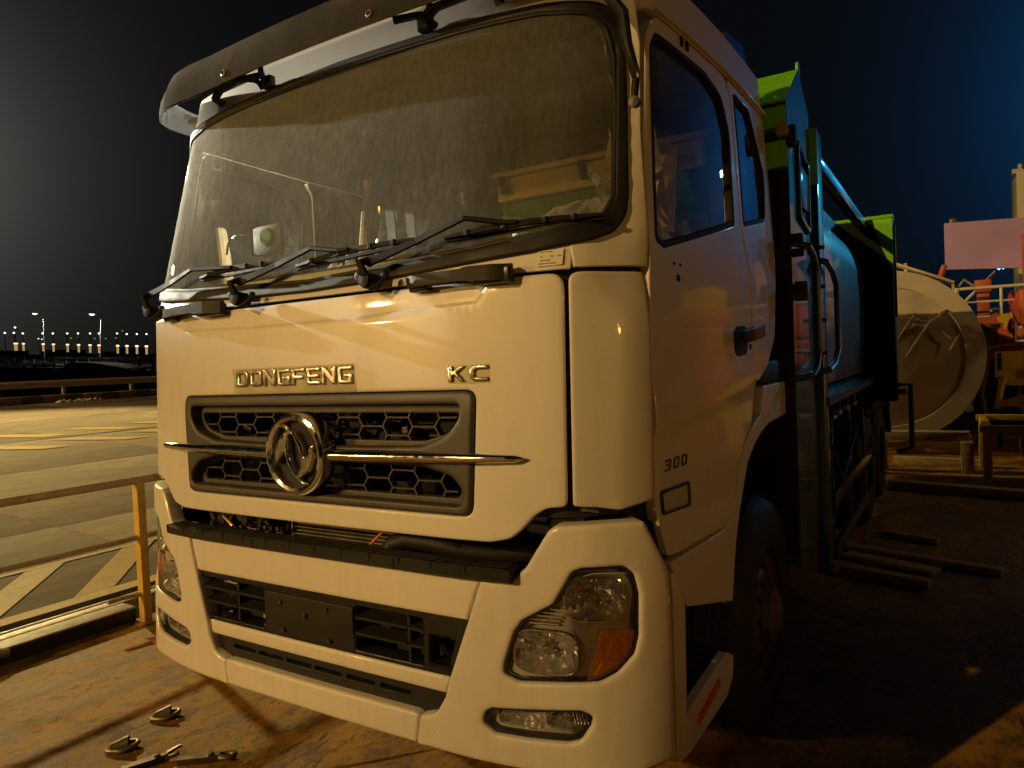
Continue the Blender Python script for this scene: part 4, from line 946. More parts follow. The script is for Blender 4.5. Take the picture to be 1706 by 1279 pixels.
# ---- chassis, wheels
b = MB()
for sg in (1, -1): b.box((sg*.42, 4.6, .86), (.09, 7.6, .26))
b.box((0, .95, .80), (1.4, 1.0, .3)); b.box((0, 1.47, .55), (2.0, .14, .14), .03); b.build('chassis_frame', M['black'], T)
def wheel(x, y, dual=False):
    sg = 1 if x > 0 else -1; c = Vector((x, y, .505))
    b = MB(); b.lathe([(.29, -.14), (.30, -.15), (.42, -.155), (.475, -.14), (.505, -.10), (.51, 0), (.505, .10), (.475, .14), (.42, .155), (.30, .15), (.285, .14)], c, (sg, 0, 0), 44)
    Wt = b.build('wheel', M['tyre'], T, True, 40)
    b = MB()
    for i in range(44):
        a = 2*PI*i/44
        for o_ in (-.075, 0, .075): b.box(c+Vector((sg*o_, .509*math.cos(a), .509*math.sin(a))), (.055, .05, .012), 0, Matrix.Rotation(a-PI/2, 3, 'X'))
    b.build('tread_block', M['tyre'], Wt, False)
    b = MB(); pr_ = [(.292, .13), (.286, .10), (.262, .095), (.250, .03), (.235, .035), (.200, .085), (.168, .120), (.115, .125), (.105, .165), (.075, .185), (0, .19)] if not dual else [(.292, .13), (.285, .09), (.27, .02), (.24, -.06), (.17, -.07), (.12, -.05), (.11, .09), (0, .1)]
    b.lathe(pr_, c, (sg, 0, 0), 40); b.build('wheel_disc', M['wheelgrey'], Wt)
    b = MB()
    for i in range(10):
        a = 2*PI*i/10; h0 = .12 if not dual else -.07; p = c+Vector((sg*h0, .140*math.cos(a), .140*math.sin(a))); b.lathe([(.016, 0), (.015, .026), (.008, .030), (0, .030)], p, (sg, 0, 0), 6)
    b.build('wheel_nut', M['steel'], Wt, False)['kind'] = 'stuff'
    b = MB()
    for i in range(10):
        a = 2*PI*(i+.5)/10; b.lathe([(0, .0), (.025, 0), (.027, -.01)], c+Vector((sg*(.0655 if not dual else -.055), .218*math.cos(a), .218*math.sin(a))), (sg, 0, 0), 12)
    b.build('hand_hole', M['black'], Wt)
for sg in (1, -1):
    wheel(sg*1.03, 1.50); wheel(sg*1.06, 5.7, True); wheel(sg*1.06, 7.0, True)
    # inner wheel arch and mudguard
    b = MB(); n = 18; vs = []
    for i in range(n+1):
        a = PI*.02+PI*.96*i/n; y = 1.50-.625*math.cos(a); z = .70+.64*math.sin(a)
        vs += [(sg*.70, y, z), (sg*1.165, y, z), (sg*1.165, y+.012*math.cos(a), z-.012*math.sin(a)), (sg*.70, y+.012*math.cos(a), z-.012*math.sin(a))]
    b.add(vs, [(i*4+j, i*4+(j+1) % 4, i*4+4+(j+1) % 4, i*4+4+j) for i in range(n) for j in range(4)]); b.build('wheel_arch', M['black'], T)
    b = MB(); b.box((sg*1.08, 1.70, 1.555), (.24, .62, .10), .02); b.build('mudguard', M['plastic'], T)

b = MB(); b.box((0, 1.795, 1.55), (1.9, .10, 1.9), .01); b.box((0, 2.6, .78), (1.7, 1.5, .42), .02); b.box((0, 4.4, .80), (1.9, 2.0, .5), .02); b.box((0, 1.9, .62), (1.5, .5, .3), .02); b.build('gearbox_tanks_light_block', M['black'], T)  # boxes added to block lamp light leaking behind and under the cab

# ---- green compactor body
XB = 1.25
def bodyprism(name, poly, x0, x1, mat, parent=None): b = MB(); b.prism(poly, lambda y, z: (x0, y, z), lambda y, z: (x1, y, z)); return b.build(name, mat, parent or T, False)
FH = bodyprism('front_housing', [(1.86, .62), (1.86, 2.58), (1.86, 2.62), (1.84, 2.80), (2.20, 3.05), (2.46, 2.90), (2.46, .62)], -XB, XB, M['dgreen'])
def fplate(name, z0, z1, mat, y=1.852): 
    b = MB(); b.box((0, y, (z0+z1)/2), (2*XB-.004, .012, z1-z0), .003); return b.build(name, mat, FH)
fplate('front_plate', 2.50, 2.625, M['lime']); fplate('front_plate', 2.665, 2.80, M['lime'], 1.848)
b = MB(); v0 = [(-XB+.002, 1.840, 2.800), (XB-.002, 1.840, 2.800), (XB-.002, 2.200, 3.051), (-XB+.002, 2.200, 3.051)]; n_ = Vector((0, -.571, .821))
b.add(v0+[tuple(Vector(p)+n_*.008) for p in v0], [(3, 2, 1, 0), (4, 5, 6, 7), (0, 1, 5, 4), (1, 2, 6, 5), (2, 3, 7, 6), (3, 0, 4, 7)]); b.build('sloped_plate', M['lime'], FH, False)
b = MB(); b.box((0, 1.852, 1.58), (2*XB-.01, .008, 1.80)); b.build('front_panel', M['black'], FH)
for sg in (1, -1):
    b = MB(); b.box((sg*(XB-.015), 1.82, 2.66), (.05, .06, .055), .010); L_ = b.build('marker_lamp', M['brass'], FH)
    b = MB(); b.box((sg*(XB+.01), 1.87, 2.64), (.05, .05, .10), .01); b.build('lamp_mount', M['rubber'], L_)
    b = MB(); b.ribbon([(sg*(XB-.02), 2.30, 3.00), (sg*(XB-.02), 2.31, 3.10)], .05, .012, (1, 0, 0)); b.lathe([(.0, .006), (.035, .006), (.035, -.006)], (sg*(XB-.02), 2.31, 3.10), (1, 0, 0), 14); b.build('lifting_eye', M['lime'], FH)
    # recessed hatch in the side of the housing
    sm = lambda y, z, o=0.: Vector((sg*(XB+o), y, z))
    hi = rpoly([(2.075, 2.645), (2.315, 2.57), (2.315, 2.27), (2.075, 2.31)], .008)
    panel('hatch_frame', inset(hi, -.028), sm, M['dgreen'], FH, [hi], .018, .02, .006, .08)
    panel('hatch_recess', inset(hi, -.004), sm, M['black'], FH, (), .003, .002, 0, .1)
    b = MB(); b.box((sg*(XB+.010), 2.19, 2.45), (.012, .20, .20), .004); b.box((sg*(XB+.022), 2.27, 2.57), (.012, .05, .05), .004); b.build('hatch_door', M['dgreen'], FH)
    for k, (y0, y1, za, zb) in enumerate(((1.90, 2.14, 2.13, 1.52), (2.45, 2.86, 2.11, 1.53))):
        b = MB(); X = sg*(XB+.065); dy = y1-y0
        b.tube([(sg*XB, y0, za+.02), (X, y0+.02, za), (X, y0+dy*.6, za-.03), (X, y1, za-.10), (X, y1, zb+.12), (X, y0+dy*.6, zb+.03), (X, y0+.02, zb), (sg*XB, y0, zb-.01)], .017, 8); b.build('grab_rail', M['dgreen'], T)
    for zz in (2.17, 2.10, 1.93): b = MB(); b.box((sg*(XB+.02), 1.88, zz), (.06, .05, .035), .006); b.build('cable_clamp', M['rubber'], FH)
    b = MB(); b.box((sg*(XB+.035), 1.90, 1.92), (.06, .07, .09), .01); b.build('junction_box', M['steel'], FH)
    # corner post
    b = MB(); b.box((sg*(XB+.005), 2.56, 1.62), (.06, .17, 2.42), .01); CP = b.build('corner_post', M['dgreen'], T)
    b = MB(); b.box((sg*(XB+.012), 2.478, 2.68), (.05, .014, .30)); b.build('post_flange', M['lime'], CP)
    for zz in (2.19, 1.98, 1.80, 1.62): b = MB(); b.lathe([(0, .03), (.010, .03), (.012, 0)], (sg*(XB+.03), 2.47, zz), (sg, 0, 0), 8); b.build('hinge_pin', M['steel'], CP)
    # body side: bowed glossy sheet
    vs = []; n = 26
    for j in range(2):
        y = (2.64, 5.36)[j]
        for i in range(n+1): t = i/n; z = 1.43+1.05*t; x = XB-.030+.020*math.sin(PI*t)-.50*max(0, t-.78)**2*2.2; vs.append((sg*x, y, z))
    fs = [(i, i+1, n+2+i, n+1+i) for i in range(n)]
    mesh('body_side', vs, fs, M['dgreen'], T, True, None)
    b = MB(); b.box((sg*(XB-.01), 4.0, 2.70), (.07, 2.74, .075), .012); b.build('top_rail', M['dgreen'], T)
    b = MB(); b.box((sg*(XB-.24), 4.0, 2.60), (.05, 2.7, .30)); b.build('inner_wall', M['rubber'], T)
    b = MB(); b.prism([(XB-.06, 1.41), (XB+.05, 1.375), (XB+.05, 1.33), (XB-.06, 1.33)], lambda x, z: (sg*x, 2.56, z), lambda x, z: (sg*x, 5.80, z)); b.build('lower_rail', M['dgreen'], T, False)
    b = MB()
    for zz in (.37, .70): b.box((sg*(XB-.02), 4.25, zz), (.035, 2.3, .09), .006)
    for yy in (3.25, 4.2, 5.15): b.box((sg*(XB-.06), yy, .75), (.05, .05, .9))
    b.build('side_guard', M['dgreen'], T)
    for k in range(3):
        b = MB(); b.box((sg*(XB-.06), 3.7+.45*k, 1.20), (.05, .16, .03), .004); b.tube([(sg*(XB-.05), 3.72+.45*k, 1.22), (sg*(XB-.05), 3.80+.45*k, 1.30)], .01, 6); b.build('body_latch', M['galv'], T)
    b = MB(); b.tube([(sg*(XB-.02), 3.1, 1.05), (sg*(XB-.02), 3.9, .55)], .012, 6); b.tube([(sg*(XB-.02), 2.9, .55), (sg*(XB-.02), 4.6, 1.05)], .012, 6); b.build('hydraulic_pipe', M['steel'], T)
    b = MB(); b.box((sg*(XB-.05), 2.56, .78), (.10, .15, .32), .01); b.build('tool_box', M['dgreen'], T)
    b = MB(); b.box((sg*(XB-.02), 6.35, 1.12), (.10, 2.2, .04), .01); b.build('rear_mudguard', M['plastic'], T)
b = MB(); b.box((0, 4.0, 1.9), (2.1, 2.7, 1.0)); b.build('body_core', M['black'], T)
b = MB(); b.prism([(-1.0, 2.3), (1.0, 2.3), (.8, 2.6), (0, 2.66), (-.8, 2.6)], lambda x, z: (x, 2.64, z), lambda x, z: (x, 5.36, z)); b.build('body_roof', M['dgreen'], T, False)
HP = bodyprism('rear_hopper', [(5.56, 1.02), (5.56, 2.70), (6.6, 2.90), (8.2, 2.96), (8.4, 2.4), (8.5, 1.10), (7.9, .95)], -1.20, 1.20, M['matte_dark'])
XF = 1.465
b = MB(); b.box((0, 5.45, 1.96), (2*XF, .20, 1.60), .012); RF = b.build('rear_frame', M['matte_dark'], T)
b = MB(); b.box((0, 5.45, 2.775), (2*XF+.01, .21, .030), .006); b.build('frame_cap', M['lime'], RF)
for sg in (1, -1):
    b = MB(); b.prism([(XF-.15, 2.755), (XF, 2.755), (XF, 2.30), (XF-.03, 2.36), (XF-.12, 2.60)], lambda x, z: (sg*x, 5.346, z), lambda x, z: (sg*x, 5.336, z)); b.build('corner_plate', M['lime'], RF, False)
    b = MB(); b.tube([(sg*(XF+.01), 5.42, 2.70), (sg*(XF+.01), 5.42, 1.9)], .010, 6); b.build('edge_pipe', M['steel'], RF)
    b = MB(); b.tube([(sg*(XF-.02), 5.44, 1.30), (sg*(XF+.10), 5.46, 1.30), (sg*(XF+.10), 5.46, .75), (sg*(XF-.02), 5.46, .70)], .022, 8); b.box((sg*(XF+.02), 5.46, 1.24), (.10, .05, .05), .01); b.build('side_bracket', M['steel'], RF)
b = MB()
for sg in (1, -1): b.box((sg*1.12, 8.58, .80), (.14, .10, .5), .01)
b.box((0, 8.56, .62), (2.4, .08, .12), .01); b.build('rear_bumper', M['black'], T)
ORD = ['first', 'second', 'third', 'fourth', 'fifth', 'sixth', 'seventh', 'eighth', 'ninth', 'tenth', 'eleventh', 'twelfth', 'thirteenth', 'fourteenth', 'fifteenth', 'sixteenth']
# ================================================================ the vessel's deck
def sheet(name, pts, mat, parent=None, z=0.): return mesh(name, [(*p, z) if len(p) == 2 else p for p in pts], [tuple(range(len(pts)))], mat, parent, False)
dk = MB(); nx, ny = 60, 60
bmv = [(-2.93+15.0*i/nx, -9+30.0*j/ny, .0015*math.sin(1.7*i*.4+.9*j*.31)*math.sin(.8*j*.5) if 0 < i < nx else 0) for i in range(nx+1) for j in range(ny+1)]
dk.add(bmv, [(i*(ny+1)+j, (i+1)*(ny+1)+j, (i+1)*(ny+1)+j+1, i*(ny+1)+j+1) for i in range(nx) for j in range(ny)])
DK = struct(dk.build('deck', M['deck'], None, True, None))
def deckz(x, y):
    i = (x+2.93)/15*nx; j = (y+9)/30*ny; return .0015*math.sin(1.7*i*.4+.9*j*.31)*math.sin(.8*j*.5)
for pts in ([(-.75, -.1), (-.15, .55), (.6, 1.4), (1.5, 2.4)], [(-2.6, -.6), (-1.9, -.35), (-.9, -.28), (0.2, -.4)]):
    b = MB(); q = []
    for k in range(len(pts)-1):
        for t in range(8): a = Vector(pts[k]).lerp(Vector(pts[k+1]), t/8); q.append((a.x+random.uniform(-.004, .004), a.y, deckz(a.x, a.y)+.0005))
    b.tube(q, [random.uniform(.004, .008) for _ in q], 6); b.build('weld_seam', M['deck'], DK)
# flakes of rust scale on the plates near the camera: uncountable
rnd = random.Random(3); b = MB()
for k in range(1500):
    x = rnd.uniform(-2.8, 1.0); y = rnd.uniform(-1.2, 1.4)
    if abs(math.sin(2.3*x+.9*math.sin(1.3*y)))*abs(math.sin(1.1*y+x)) < .35: continue
    r_ = rnd.uniform(.002, .006); a = rnd.uniform(0, 6.28); z = deckz(x, y)+.001
    q = [(x+r_*rnd.uniform(.5, 1.)*math.cos(a+t)*.7, y+r_*rnd.uniform(.6, 1.6)*math.sin(a+t), z+rnd.uniform(.0, .001)) for t in (0, 1.3, 2.6, 3.9, 5.1)]
    b.add(q+[(x, y, z+.0018)], [(0, 1, 5), (1, 2, 5), (2, 3, 5), (3, 4, 5), (4, 0, 5)])
o = b.build('rust_flakes', M['deck'], None, False); o['kind'] = 'stuff'; o['label'] = 'loose rust scale on the deck plates'; o['category'] = 'rust flakes'; SHIP.append(o)

# ship's side: coaming, fender beam
def bar(name, x0, x1, y0, y1, z0, z1, mat, parent=None, bev=.006): b = MB(); b.box(((x0+x1)/2, (y0+y1)/2, (z0+z1)/2), (x1-x0, y1-y0, z1-z0), bev); return b.build(name, mat, parent)
HS = thing('ship_side', 'low black steel coaming along the deck edge under the railing, with pale worn top', 'ship side', (-2.98, 1, -.2))
bar('coaming', -3.02, -2.90, -9, 1.02, -.3, .085, M['coaming'], HS); bar('coaming_top', -3.06, -2.895, -9, 1.02, .086, .100, M['edge'], HS)
bar('fender_beam', -3.22, -3.12, -9, 22, -.4, .088, M['edge'], HS, .02); bar('hull_plate', -3.4, -2.95, -9, 22, -4, -.06, M['coaming'], HS)
bar('pipe_line', -3.34, -3.315, -9, 22, .02, .065, M['galv'], HS)
b = MB(); b.tube([(-2.84, -.05, .075), (-2.88, .19, .085), (-2.885, .235, .07)], .028, 8); b.build('hose_end', M['galv'], HS)
# railing
RX = -2.80
RL = thing('deck_railing', 'worn cream and yellow steel deck railing left of the truck', 'railing', (RX, 1.03, 0))
b = MB(); b.box((RX, 1.03, .48), (.062, .055, .96), .004); p_ = b.build('post', M['postyellow'], RL)
b = MB(); b.box((RX, 1.03, .006), (.14, .14, .012), .003); b.build('foot_plate', M['deck'], p_)
for yy in (4.2, 7.4, 10.6): b = MB(); b.box((RX, yy, .48), (.062, .055, .96), .004); b.build('post', M['postyellow'], RL)
b = MB(); b.box((RX, -2.0, .48), (.062, .055, .96), .004); b.build('post', M['postyellow'], RL)
b = MB(); b.tube([(RX, -9, .968), (RX, 22, .968)], .027, 12); b.build('top_rail', M['railpaint'], RL)
b = MB(); b.tube([(RX, -9, .585), (RX, 22, .585)], .019, 10); b.build('middle_rail', M['railpaint'], RL)
b = MB(); b.tube([(RX, 1.0, .20), (RX-.02, .88, .205), (RX-.03, .80, .200)], .016, 8); b.build('rail_stub', M['railpaint'], RL)

# D-shaped lashing eyes on the deck
def lashing_eye(x, y, rot, label, n):
    z = deckz(x, y); t = thing('lashing_eye', label, 'lashing eye', (x, y, z), 'lashing eyes welded to the deck')
    R = Matrix.Rotation(rot, 4, 'Z')
    f = lambda a, c, h: Vector((x, y, z))+R.to_3x3() @ Vector((a*.74, c*.74, h*.74))
    # teardrop ring lying on the deck
    b = MB(); pts = []
    for i in range(28):
        a = 2*PI*i/28; rx = .085*math.cos(a); ry = .050*math.sin(a)*(1-.55*max(0, -math.cos(a))); pts.append(f(rx, ry, .016+.012*max(0, math.cos(a))))
    b.tube(pts, .0105, 10, True); b.build('ring', M['steel_edge'], t)
    b = MB(); n_ = 8; vs = []
    for i in range(n_+1):
        a = PI*i/n_; vs += [f(-.062, .034*math.cos(a), .050*math.sin(a)), f(.036, .050*math.cos(a), .080*math.sin(a)+.002)]
    b.add(vs, [(2*i, 2*i+1, 2*i+3, 2*i+2) for i in range(n_)]); vs2 = [Vector(v)-Vector((0, 0, .006)) for v in vs]; b.add(vs2, [(2*i+2, 2*i+3, 2*i+1, 2*i) for i in range(n_)]); b.build('saddle', M['steel'], t, True, 60)
    b = MB(); b.tube([f(-.05, -.03, .004), f(-.05, .03, .004)], .006, 6); b.tube([f(.03, -.042, .004), f(.03, .042, .004)], .006, 6); b.build('weld', M['deck'], t)
DR = math.radians(52)
lashing_eye(-1.40, .285, DR, 'curved steel lashing eye on the rusty deck, nearest the truck bumper', 0)
lashing_eye(-1.30, .02, DR, 'curved steel lashing eye on the rusty deck, at the left behind the two dark hooks', 1)
def hook(x, y, rot, ring, label):
    z = deckz(x, y); t = thing('lashing_hook', label, 'lashing hook', (x, y, z), 'loose lashing hooks on the deck'); R = Matrix.Rotation(rot, 3, 'Z')
    f = lambda a, c, h: Vector((x, y, z))+R @ Vector((a*.8, c*.8, h*.8))
    b = MB(); b.ribbon([f(-.20, 0, .016), f(-.06, 0, .020), f(.02, 0, .024)], [.030, .038, .030], .026, (0, 0, 1)); s_ = b.build('shank', M['steel'], t, False)
    if ring:
        b = MB(); b.tube([f(.055+.040*math.cos(2*PI*i/20), .024*math.sin(2*PI*i/20), .024) for i in range(20)], .011, 8, True); b.build('eye', M['steel_edge'], t)
    else:
        b = MB(); b.ribbon([f(.0, .010, .026), f(.06, .016, .040), f(.095, .012, .048)], [.018, .016, .006], .012, (0, 0, 1)); b.ribbon([f(.0, -.012, .020), f(.05, -.020, .024), f(.075, -.016, .026)], [.020, .016, .008], .016, (0, 0, 1)); b.build('jaw', M['steel_edge'], t, False)
    b = MB(); b.lathe([(0, .012), (.012, .011), (.014, -.01)], f(-.03, 0, .034), (0, 0, 1), 10); b.build('pin', M['steel'], t)
hook(-1.045, .055, math.radians(66), False, 'dark open jawed lashing hook at the bottom edge of the deck')
hook(-.835, .165, math.radians(38), True, 'dark lashing hook ending in a round eye, nearest the bumper lip')
# pink rag under the left bumper corner
vs = []; rnd = random.Random(2)
for i in range(9):
    for j in range(4): vs.append((-2.47+.028*i, .80+.03*j+.006*i, .012+.012*math.sin(i*1.1)*math.cos(j)+.004*rnd.random()))
o = mesh('rag', vs, [(i*4+j, (i+1)*4+j, (i+1)*4+j+1, i*4+j+1) for i in range(8) for j in range(3)], M['pink'], None); tag(o, 'small faded pink rag lying on the deck by the bumper corner', 'rag')

# ================================================================ quay (level ground, not on the vessel)
ZQ = -.10
struct(sheet('harbour_water', [(-1500, -1500), (1500, -1500), (1500, 2500), (-1500, 2500)], M['water'], None, -4.2), False)
QY = MB(); QY.box((-14.95, 10, ZQ-2.1), (23.0, 130, 4.14)); QY = QY.build('quay', M['quay_dark'], None, False); struct(QY, False)   # top at ZQ-.03
rnd = random.Random(5)
cols = [(-26.45, -22.3), (-22.3, -18.2), (-18.2, -14.0), (-13.9, -10.0), (-10.0, -6.0), (-6.0, -3.46)]
cache = {}
for x0, x1 in cols:
    for k in range(-5, 8):
        y0 = 2.0+4.0*k; key = (x0,)
        if key not in cache:
            b = MB(); b.box((0, 0, -.03), (x1-x0-.014, 4.0-.014, .06), .006); me_o = b.build('slab', M['quay'], QY); cache[key] = me_o.data; s_ = me_o
        else: s_ = bpy.data.objects.new('slab', cache[key]); COL.objects.link(s_); s_.parent = QY
        s_.location = ((x0+x1)/2, y0+2, ZQ+rnd.uniform(-.004, .003)); s_.rotation_euler = (0, 0, PI if (k % 2 and abs(x1-x0-4) < .3) else 0)
Z1 = ZQ+.010
def mark(name, pts, mat, z=Z1):
    # subdivided strip so that it reads as worn paint
    return mesh(name, [(p[0], p[1], z) for p in pts], [tuple(range(len(pts)))], mat, QY, False)
def scl(x, y): return (CAMW.x+(x-CAMW.x)*1.13, CAMW.y+(y-CAMW.y)*1.13)
CAMW = (HEEL @ CAM.to_4d()).to_3d()
mark('edge_line', [(-3.61, -20), (-3.47, -20), (-3.47, 26), (-3.61, 26)], M['roadpale'])
for k in range(-14, 18):
    y0 = .17+.80*k; mark('hatch_stripe', [(-3.615, y0), (-3.615, y0+.30), (-4.60, y0+1.22), (-4.60, y0+.92)], M['roadpale'] if k <= 0 else M['roadyellow'])
mark('border_line', [(-4.68, -20), (-4.61, -20), (-4.61, 26), (-4.68, 26)], M['roadpale'])
b = MB(); b.box((-13.95, 10, ZQ-.02), (.085, 100, .05)); b.build('crane_rail', M['coaming'], QY, False)
for k in range(-3, 9):
    y0 = 2.4+1.55*k
    mark('hatch_stripe', [(-13.55, y0), (-13.55, y0+.55), (-12.3, y0+1.35), (-12.3, y0+.8)], M['roadyellow'])
    mark('hatch_stripe', [(-15.4, y0-.55), (-15.4, y0), (-14.2, y0+.75), (-14.2, y0+.2)], M['roadyellow'])
b = MB(); b.box((-14.0, 1.6, ZQ+.06), (.10, 3.2, .08), .01); o = b.build('steel_bar', M['edge'], None); tag(o, 'short pale steel bar lying along the crane rail groove on the quay', 'steel bar', None, False)
# kerb of painted blocks and guard rail
KB = thing('kerb', 'kerb of alternating yellow and dark painted blocks at the quay far edge', 'kerb', (-24.6, 12, ZQ), None, False); km = {}
for k in range(38):
    y0 = 2.0+.65*k; m_ = 'kerby' if k % 2 else 'kerbb'
    if m_ not in km: b = MB(); b.box((0, 0, .125), (.40, .638, .25), .02); s_ = b.build('kerb_block', M[m_], KB); km[m_] = s_.data
    else: s_ = bpy.data.objects.new('kerb_block', km[m_]); COL.objects.link(s_); s_.parent = KB
    s_.location = (-.06, y0+.32-12, 0)
GR = thing('guard_rail', 'worn steel guard rail on short posts behind the painted kerb', 'guard rail', (-25.0, 12, ZQ), None, False)
b = MB(); b.prism([(0, .44), (.03, .47), (.03, .52), (0, .56), (.03, .60), (.03, .65), (0, .69), (-.02, .69), (-.02, .44)], lambda x, z: (-25.0+x, -6, ZQ+z+.06), lambda x, z: (-25.0+x, 34, ZQ+z+.06)); b.build('rail', M['railpaint'], GR, False)
for k in range(-3, 10): b = MB(); b.box((-25.06, 11.4+2.45*k, ZQ+.34), (.10, .11, .68), .01); b.build('post', M['railpaint'], GR)
vs = []; rnd = random.Random(8); b = MB()
for k in range(9): b.tube([(-23.9+rnd.uniform(-.1, .1), 10.6+.17*k, ZQ+.03), (-23.9+rnd.uniform(-.1, .1), 10.68+.17*k, ZQ+.07+rnd.uniform(0, .05)), (-23.9, 10.78+.17*k, ZQ+.03)], rnd.uniform(.02, .045), 6)
o = b.build('plastic_scrap', M['paper'], None, False); tag(o, 'crumpled white plastic scrap lying before the far kerb', 'litter', None, False)

# ================================================================ far shore: bridge parapet, lamps
cw = CAMW
Rw = HEEL.to_3x3()
def pix(px, py):
    d = cr*((px-853)/1182)+cd*((py-639.5)/1182)+cf; return (Rw @ d).normalized()
def at(px, py, dist):
    d = pix(px, py); k = dist/math.hypot(d.x, d.y); return cw+d*k
A0 = at(-60, 576, 94); A1 = at(330, 585, 56)
BR = thing('road_bridge', 'low road bridge with pale parapet rails across the water behind the quay', 'bridge', ((A0.x+A1.x)/2, (A0.y+A1.y)/2, -4.2), None, False)
dirb = Vector((A1.x-A0.x, A1.y-A0.y, 0)); Lb = dirb.length; dirb /= Lb; nb = Vector((-dirb.y, dirb.x, 0))
if nb.dot(Vector((A0.x-cw.x, A0.y-cw.y, 0))) < 0: nb = -nb
B0 = Vector((A0.x, A0.y, 0))-dirb*60; B1 = Vector((A1.x, A1.y, 0))+dirb*12
def bbar(name, z0, z1, o0, o1, mat, s0=None, s1=None):
    p = B0 if s0 is None else s0; q_ = B1 if s1 is None else s1; vs = []
    for e in (p, q_):
        for o_, z in ((o0, z0), (o1, z0), (o1, z1), (o0, z1)): v = e+nb*o_; vs.append((v.x, v.y, z))
    return mesh(name, vs, [(0, 1, 2, 3), (7, 6, 5, 4)]+[(j, (j+1) % 4, 4+(j+1) % 4, 4+j) for j in range(4)], mat, BR, False)
bbar('deck_slab', -3.6, .05, .3, 9, M['bridge']); bbar('fascia', -.55, .10, -.1, .32, M['bridge']); bbar('parapet_top', .93, 1.03, 0, .12, M['galv_white'])
bbar('parapet_rail', .52, .62, .02, .10, M['galv_white']); bbar('parapet_base', .12, .42, .02, .14, M['galv_white'])
n = int((B1-B0).length/2.0)
b0_ = None
for k in range(n):
    c = B0+dirb*(2.0*k)
    if b0_ is None: b = MB(); b.box((0, 0, 0), (.14, .14, .95)); s_ = b.build('parapet_post', M['bridge'], BR); b0_ = s_.data
    else: s_ = bpy.data.objects.new('parapet_post', b0_); COL.objects.link(s_); s_.parent = BR
    v = c+nb*-.05; s_.location = Vector((v.x, v.y, .52))-BR.location
for k in range(7): b = MB(); c = B0+dirb*(18*k+6)+nb*3; b.box((c.x, c.y, -3), (2.2, 2.2, 3.0)); b.build('pier', M['bridge'], BR)
# dark ramp shed beyond the parapet at its right end
p0 = at(186, 590, 70); b = MB(); b.prism([(0, 0), (9.5, 0), (8.5, .12), (4.4, .40), (1.0, .40)], lambda a, z: Vector((p0.x, p0.y, 0))+dirb*(a-1)+nb*(-1.6)+Vector((0, 0, .28+z)), lambda a, z: Vector((p0.x, p0.y, 0))+dirb*(a-1)+nb*(-3.4)+Vector((0, 0, .28+z)))
b.box(Vector((p0.x, p0.y, -1.9))+dirb*2+nb*(-2.5), (6, 1.6, 4.3)); o = b.build('ramp_housing', M['bridge'], None, False); tag(o, 'dark low ramp housing before the bridge parapet, near the truck edge', 'ramp housing', None, False)
# street lamps on the bridge approach
def street_lamp(hx, hy, px, py_top, dist, label, lean=0.):
    head = at(hx, hy, dist); top = at(px, py_top, dist+.3); base = Vector((top.x+lean, top.y, -.2)); t = thing('street_lamp', label, 'street lamp', base, 'street lamps on the bridge', False)
    b = MB(); b.tube([base, base.lerp(top, .5), top], [.075, .06, .04], 8); b.build('pole', M['pole'], t)
    b = MB(); b.tube([top, top.lerp(head, .5)+Vector((0, 0, .12)), head+Vector((0, 0, .10))], .04, 6); b.build('arm', M['pole'], t)
    d = (head-top); d.z = 0; d.normalize(); b = MB(); b.box(head+Vector((0, 0, .06)), (.55, .30, .10), .03); h = b.build('lamp_head', M['pole'], t)
    l = bpy.data.lights.new('street_lamp_light', 'SPOT'); l.energy = 1500; l.color = (1, .92, .75); l.spot_size = math.radians(150); l.spot_blend = .6; l.shadow_soft_size = .2; lo_ = bpy.data.objects.new('street_lamp_light', l); COL.objects.link(lo_); lo_.location = head-Vector((0, 0, .25))
    b = MB(); b.lathe([(0, -.14), (.16, -.10), (.25, 0)], head, (0, 0, 1), 12); b.build('lamp_glass', M['lamp_white'], h)
street_lamp(58, 522, 72, 529, 92, 'bright white street lamp on a straight pole, leftmost above the parapet')
street_lamp(153, 523, 168, 531, 78, 'bright white street lamp on a leaning pole above the parapet', -.5)
street_lamp(250, 523, 266, 531, 70, 'bright white street lamp half hidden behind the truck corner')
far = [(8, 554), (23, 554), (25, 545), (38, 555), (71, 555), (88, 555), (112, 555), (130, 555), (150, 555), (165, 555), (195, 555), (211, 556), (228, 556), (244, 556), (-20, 554), (268, 556)]
far.sort()
for k, (px, py) in enumerate(far):
    h = at(px, py, 330); t = thing('distant_lamp', 'far white road lamp on the opposite shore, %s from the left of its row' % ORD[k], 'street lamp', (h.x, h.y, -3.9), 'row of far road lamps across the water', False)
    b = MB(); b.tube([(h.x, h.y, -3.9), h+Vector((0, 0, .2))], .16, 5); b.build('pole', M['pole'], t)
    b = MB(); b.lathe([(0, -.5), (.25, -.25), (.36, 0), (.2, .2), (0, .2)], h, (0, 0, 1), 10); b.build('lamp_globe', M['lamp_white'], t)
SH = MB(); q0 = at(-300, 566, 340); q1 = at(420, 566, 340); dq = (q1-q0).normalized(); nq = Vector((-dq.y, dq.x, 0)); nq = nq if nq.dot(q0-cw) > 0 else -nq
vs = []
for e in (q0-dq*400, q1+dq*400):
    for o_, z in ((0, -4.6), (60, -4.6), (60, -1.5), (0, -3.6)): v = e+nq*o_; vs.append((v.x, v.y, z))
SH.add(vs, [(0, 1, 2, 3), (7, 6, 5, 4)]+[(j, (j+1) % 4, 4+(j+1) % 4, 4+j) for j in range(4)]); struct(SH.build('far_shore', M['bridge'], None, False), False)
